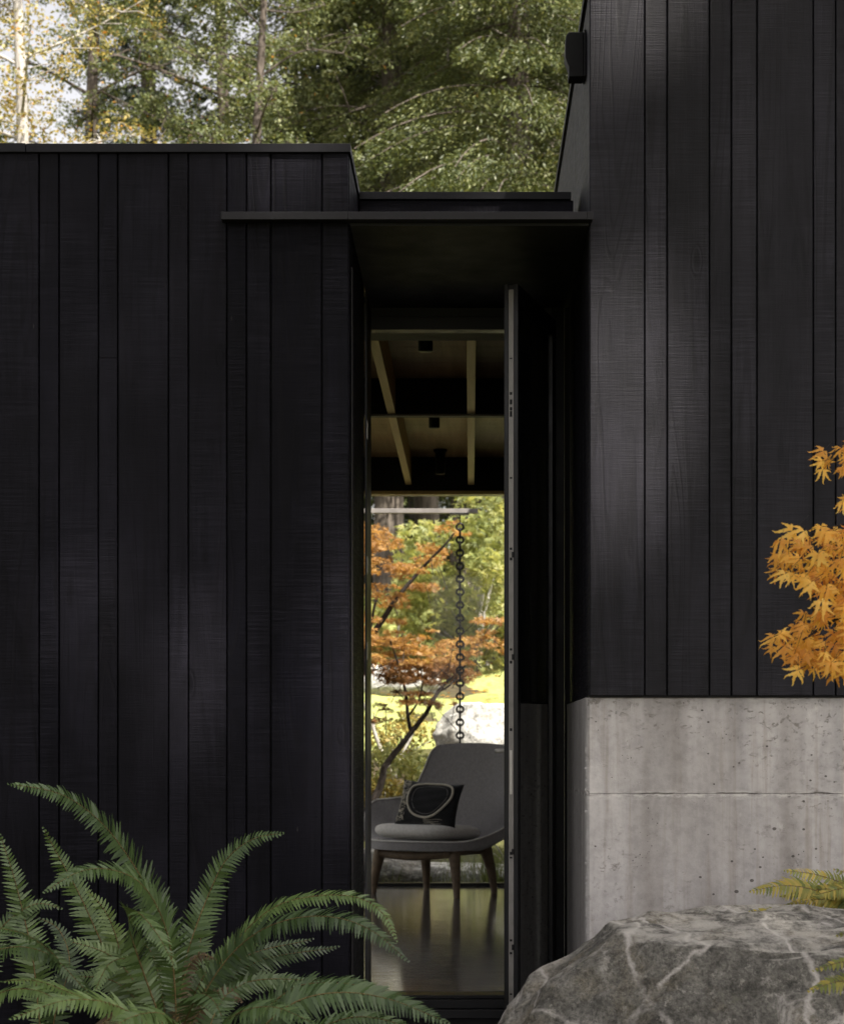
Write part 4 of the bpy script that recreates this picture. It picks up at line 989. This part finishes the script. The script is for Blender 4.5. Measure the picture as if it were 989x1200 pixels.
# fallen leaves on the moss
P=np.stack([rng.uniform(-3.5,3.5,2600),rng.uniform(19.5,27,2600),np.zeros(2600)],1)
P[:,2]=gz(P[:,1])+.075+.07*np.sin(P[:,0]*2.1+P[:,1]*1.7)*np.cos(P[:,1]*2.3-P[:,0])
tag(link('fallen_leaves',star_mesh('fallen_leaves',P,.05,3,0),M['rusty']),'rusty fallen leaves scattered over the yellow moss','leaves',kind='stuff')
# unseen thicket added left of the view to shade the foot of the wing
shrub('shrub',np.array([-3.1,3.9,.95]),(1.35,1.3,1.0),'madrone','added leafy shrub out of view to the left, shading the low wing',70,.09,per=420,group=None,stem='bark')
# distant wood as one mass
def wood():
    C=[];Rr=[]
    for i in range(420):
        x=rng.uniform(-30,22); y=rng.uniform(56,70); C.append((x,y,gz(y)+rng.uniform(0,1)**1.3*8)); Rr.append(rng.uniform(.9,1.8))
    P=clumps(C,Rr,60,.8); tag(link('distant_wood',leaf_mesh('distant_wood',P,.35),M['fir2']),'distant dark green wood behind the garden','wood',kind='stuff')
wood()

# ------------------------------------------------------------------ sun, sky, and the trees behind the camera that shade the entrance
SD=Vector((-.36,.50,-.79)).normalized()      # direction the light travels
def shade_trees():
    # gaps in the crowns, given where their light lands on the front of the house (x, z, rx, rz)
    def fp(px_,py_,rx_,rz_): q=at(px_,py_,D0); return (q[0],q[2],rx_,rz_)
    holes=[fp(722,490,.24,.50),fp(725,0,.26,.30),fp(345,205,.20,.23),fp(95,735,.16,.15),fp(225,800,.17,.24),fp(412,800,.17,.52)]
    d=np.array(SD); trunks=[(5.2,-1.5),(1.2,-3.6),(9.0,1.2)]; pts=[[],[],[]]
    labs=['broad tree behind the camera to the right','tree behind the camera','tree far right of the entrance path']
    n=60000
    X=rng.uniform(-5.5,6.5,n); Z=rng.uniform(-5.5,5.0,n); T=rng.uniform(11.5,15.5,n)
    keep=np.ones(n,bool)
    for hx,hz,a,b in holes: keep&=((X-hx)/a)**2+((Z-hz)/b)**2>1
    P=np.stack([X,np.full(n,D0),Z],1)-T[:,None]*d; P=P[keep]
    for i,(tx,ty) in enumerate(trunks):
        dist=[(P[:,0]-a)**2+(P[:,1]-b)**2 for a,b in trunks]; sel=np.argmin(np.stack(dist),0)==i
        root=empty('shade_tree',(tx,ty,-.12)); tag(root,labs[i],'tree','shade trees')
        tb=MB(); tb.tube([(0,0,-.2),(.1,0,5),(0,.1,11)],[.25,.2,.06],8)
        Q=P[sel]-np.array([tx,ty,-.12])
        for k in range(14):
            e=Q[rng.integers(len(Q))]; tb.tube(smooth_curve([(0,0,4+k*.4),e*np.array([.5,.5,.8]),e],6),list(np.linspace(.07,.01,6)),5)
        tb.build('trunk',M['bark'],root,True)
        link('crown',leaf_mesh('crown',Q,.15,.5,1.5),M['madrone'],root)
shade_trees()
sd=bpy.data.lights.new('sun','SUN'); sd.energy=4.7; sd.angle=R(1.0); sd.color=(1,.93,.82)
so_=bpy.data.objects.new('sun',sd); COL.objects.link(so_); so_.rotation_euler=SD.to_track_quat('-Z','Y').to_euler(); so_.location=(5,-8,14)
wd=bpy.data.worlds.new('World'); scene.world=wd; wd.use_nodes=True; nt=wd.node_tree
bg=nt.nodes['Background']; sky=nt.nodes.new('ShaderNodeTexSky'); sky.sky_type='NISHITA'; sky.sun_disc=False
to=-SD; sky.sun_elevation=math.asin(to.z); sky.sun_rotation=math.atan2(to.x,to.y); sky.dust_density=4; sky.air_density=1.0; sky.ozone_density=1.5
bw=nt.nodes.new('ShaderNodeRGBToBW'); nt.links.new(sky.outputs[0],bw.inputs[0])
wm=nt.nodes.new('ShaderNodeMix'); wm.data_type='RGBA'; wm.blend_type='MULTIPLY'; wm.inputs[0].default_value=1; wm.inputs[7].default_value=(1.06,1.0,.96,1)
nt.links.new(bw.outputs[0],wm.inputs[6])
cl=nt.nodes.new('ShaderNodeMix'); cl.data_type='RGBA'; cl.inputs[0].default_value=.86
nt.links.new(sky.outputs[0],cl.inputs[6]); nt.links.new(wm.outputs[2],cl.inputs[7])
nt.links.new(cl.outputs[2],bg.inputs[0]); bg.inputs[1].default_value=.125

cam=bpy.data.cameras.new('camera'); co=bpy.data.objects.new('camera',cam); COL.objects.link(co)
co.location=(0,0,1.0); co.rotation_euler=(R(90),0,0)
cam.sensor_fit='VERTICAL'; cam.sensor_height=24; cam.sensor_width=24; cam.lens=24*F/1200
cam.shift_x=(494.5-551)/1200; cam.shift_y=(868-600)/1200
cam.clip_start=.1; cam.clip_end=3000
cam.dof.use_dof=True; cam.dof.focus_distance=7.2; cam.dof.aperture_fstop=4.5
scene.camera=co
scene.view_settings.view_transform='Standard'; scene.view_settings.look='None'; scene.view_settings.gamma=1; scene.view_settings.exposure=1.7
scene.render.resolution_x=843; scene.render.resolution_y=1024
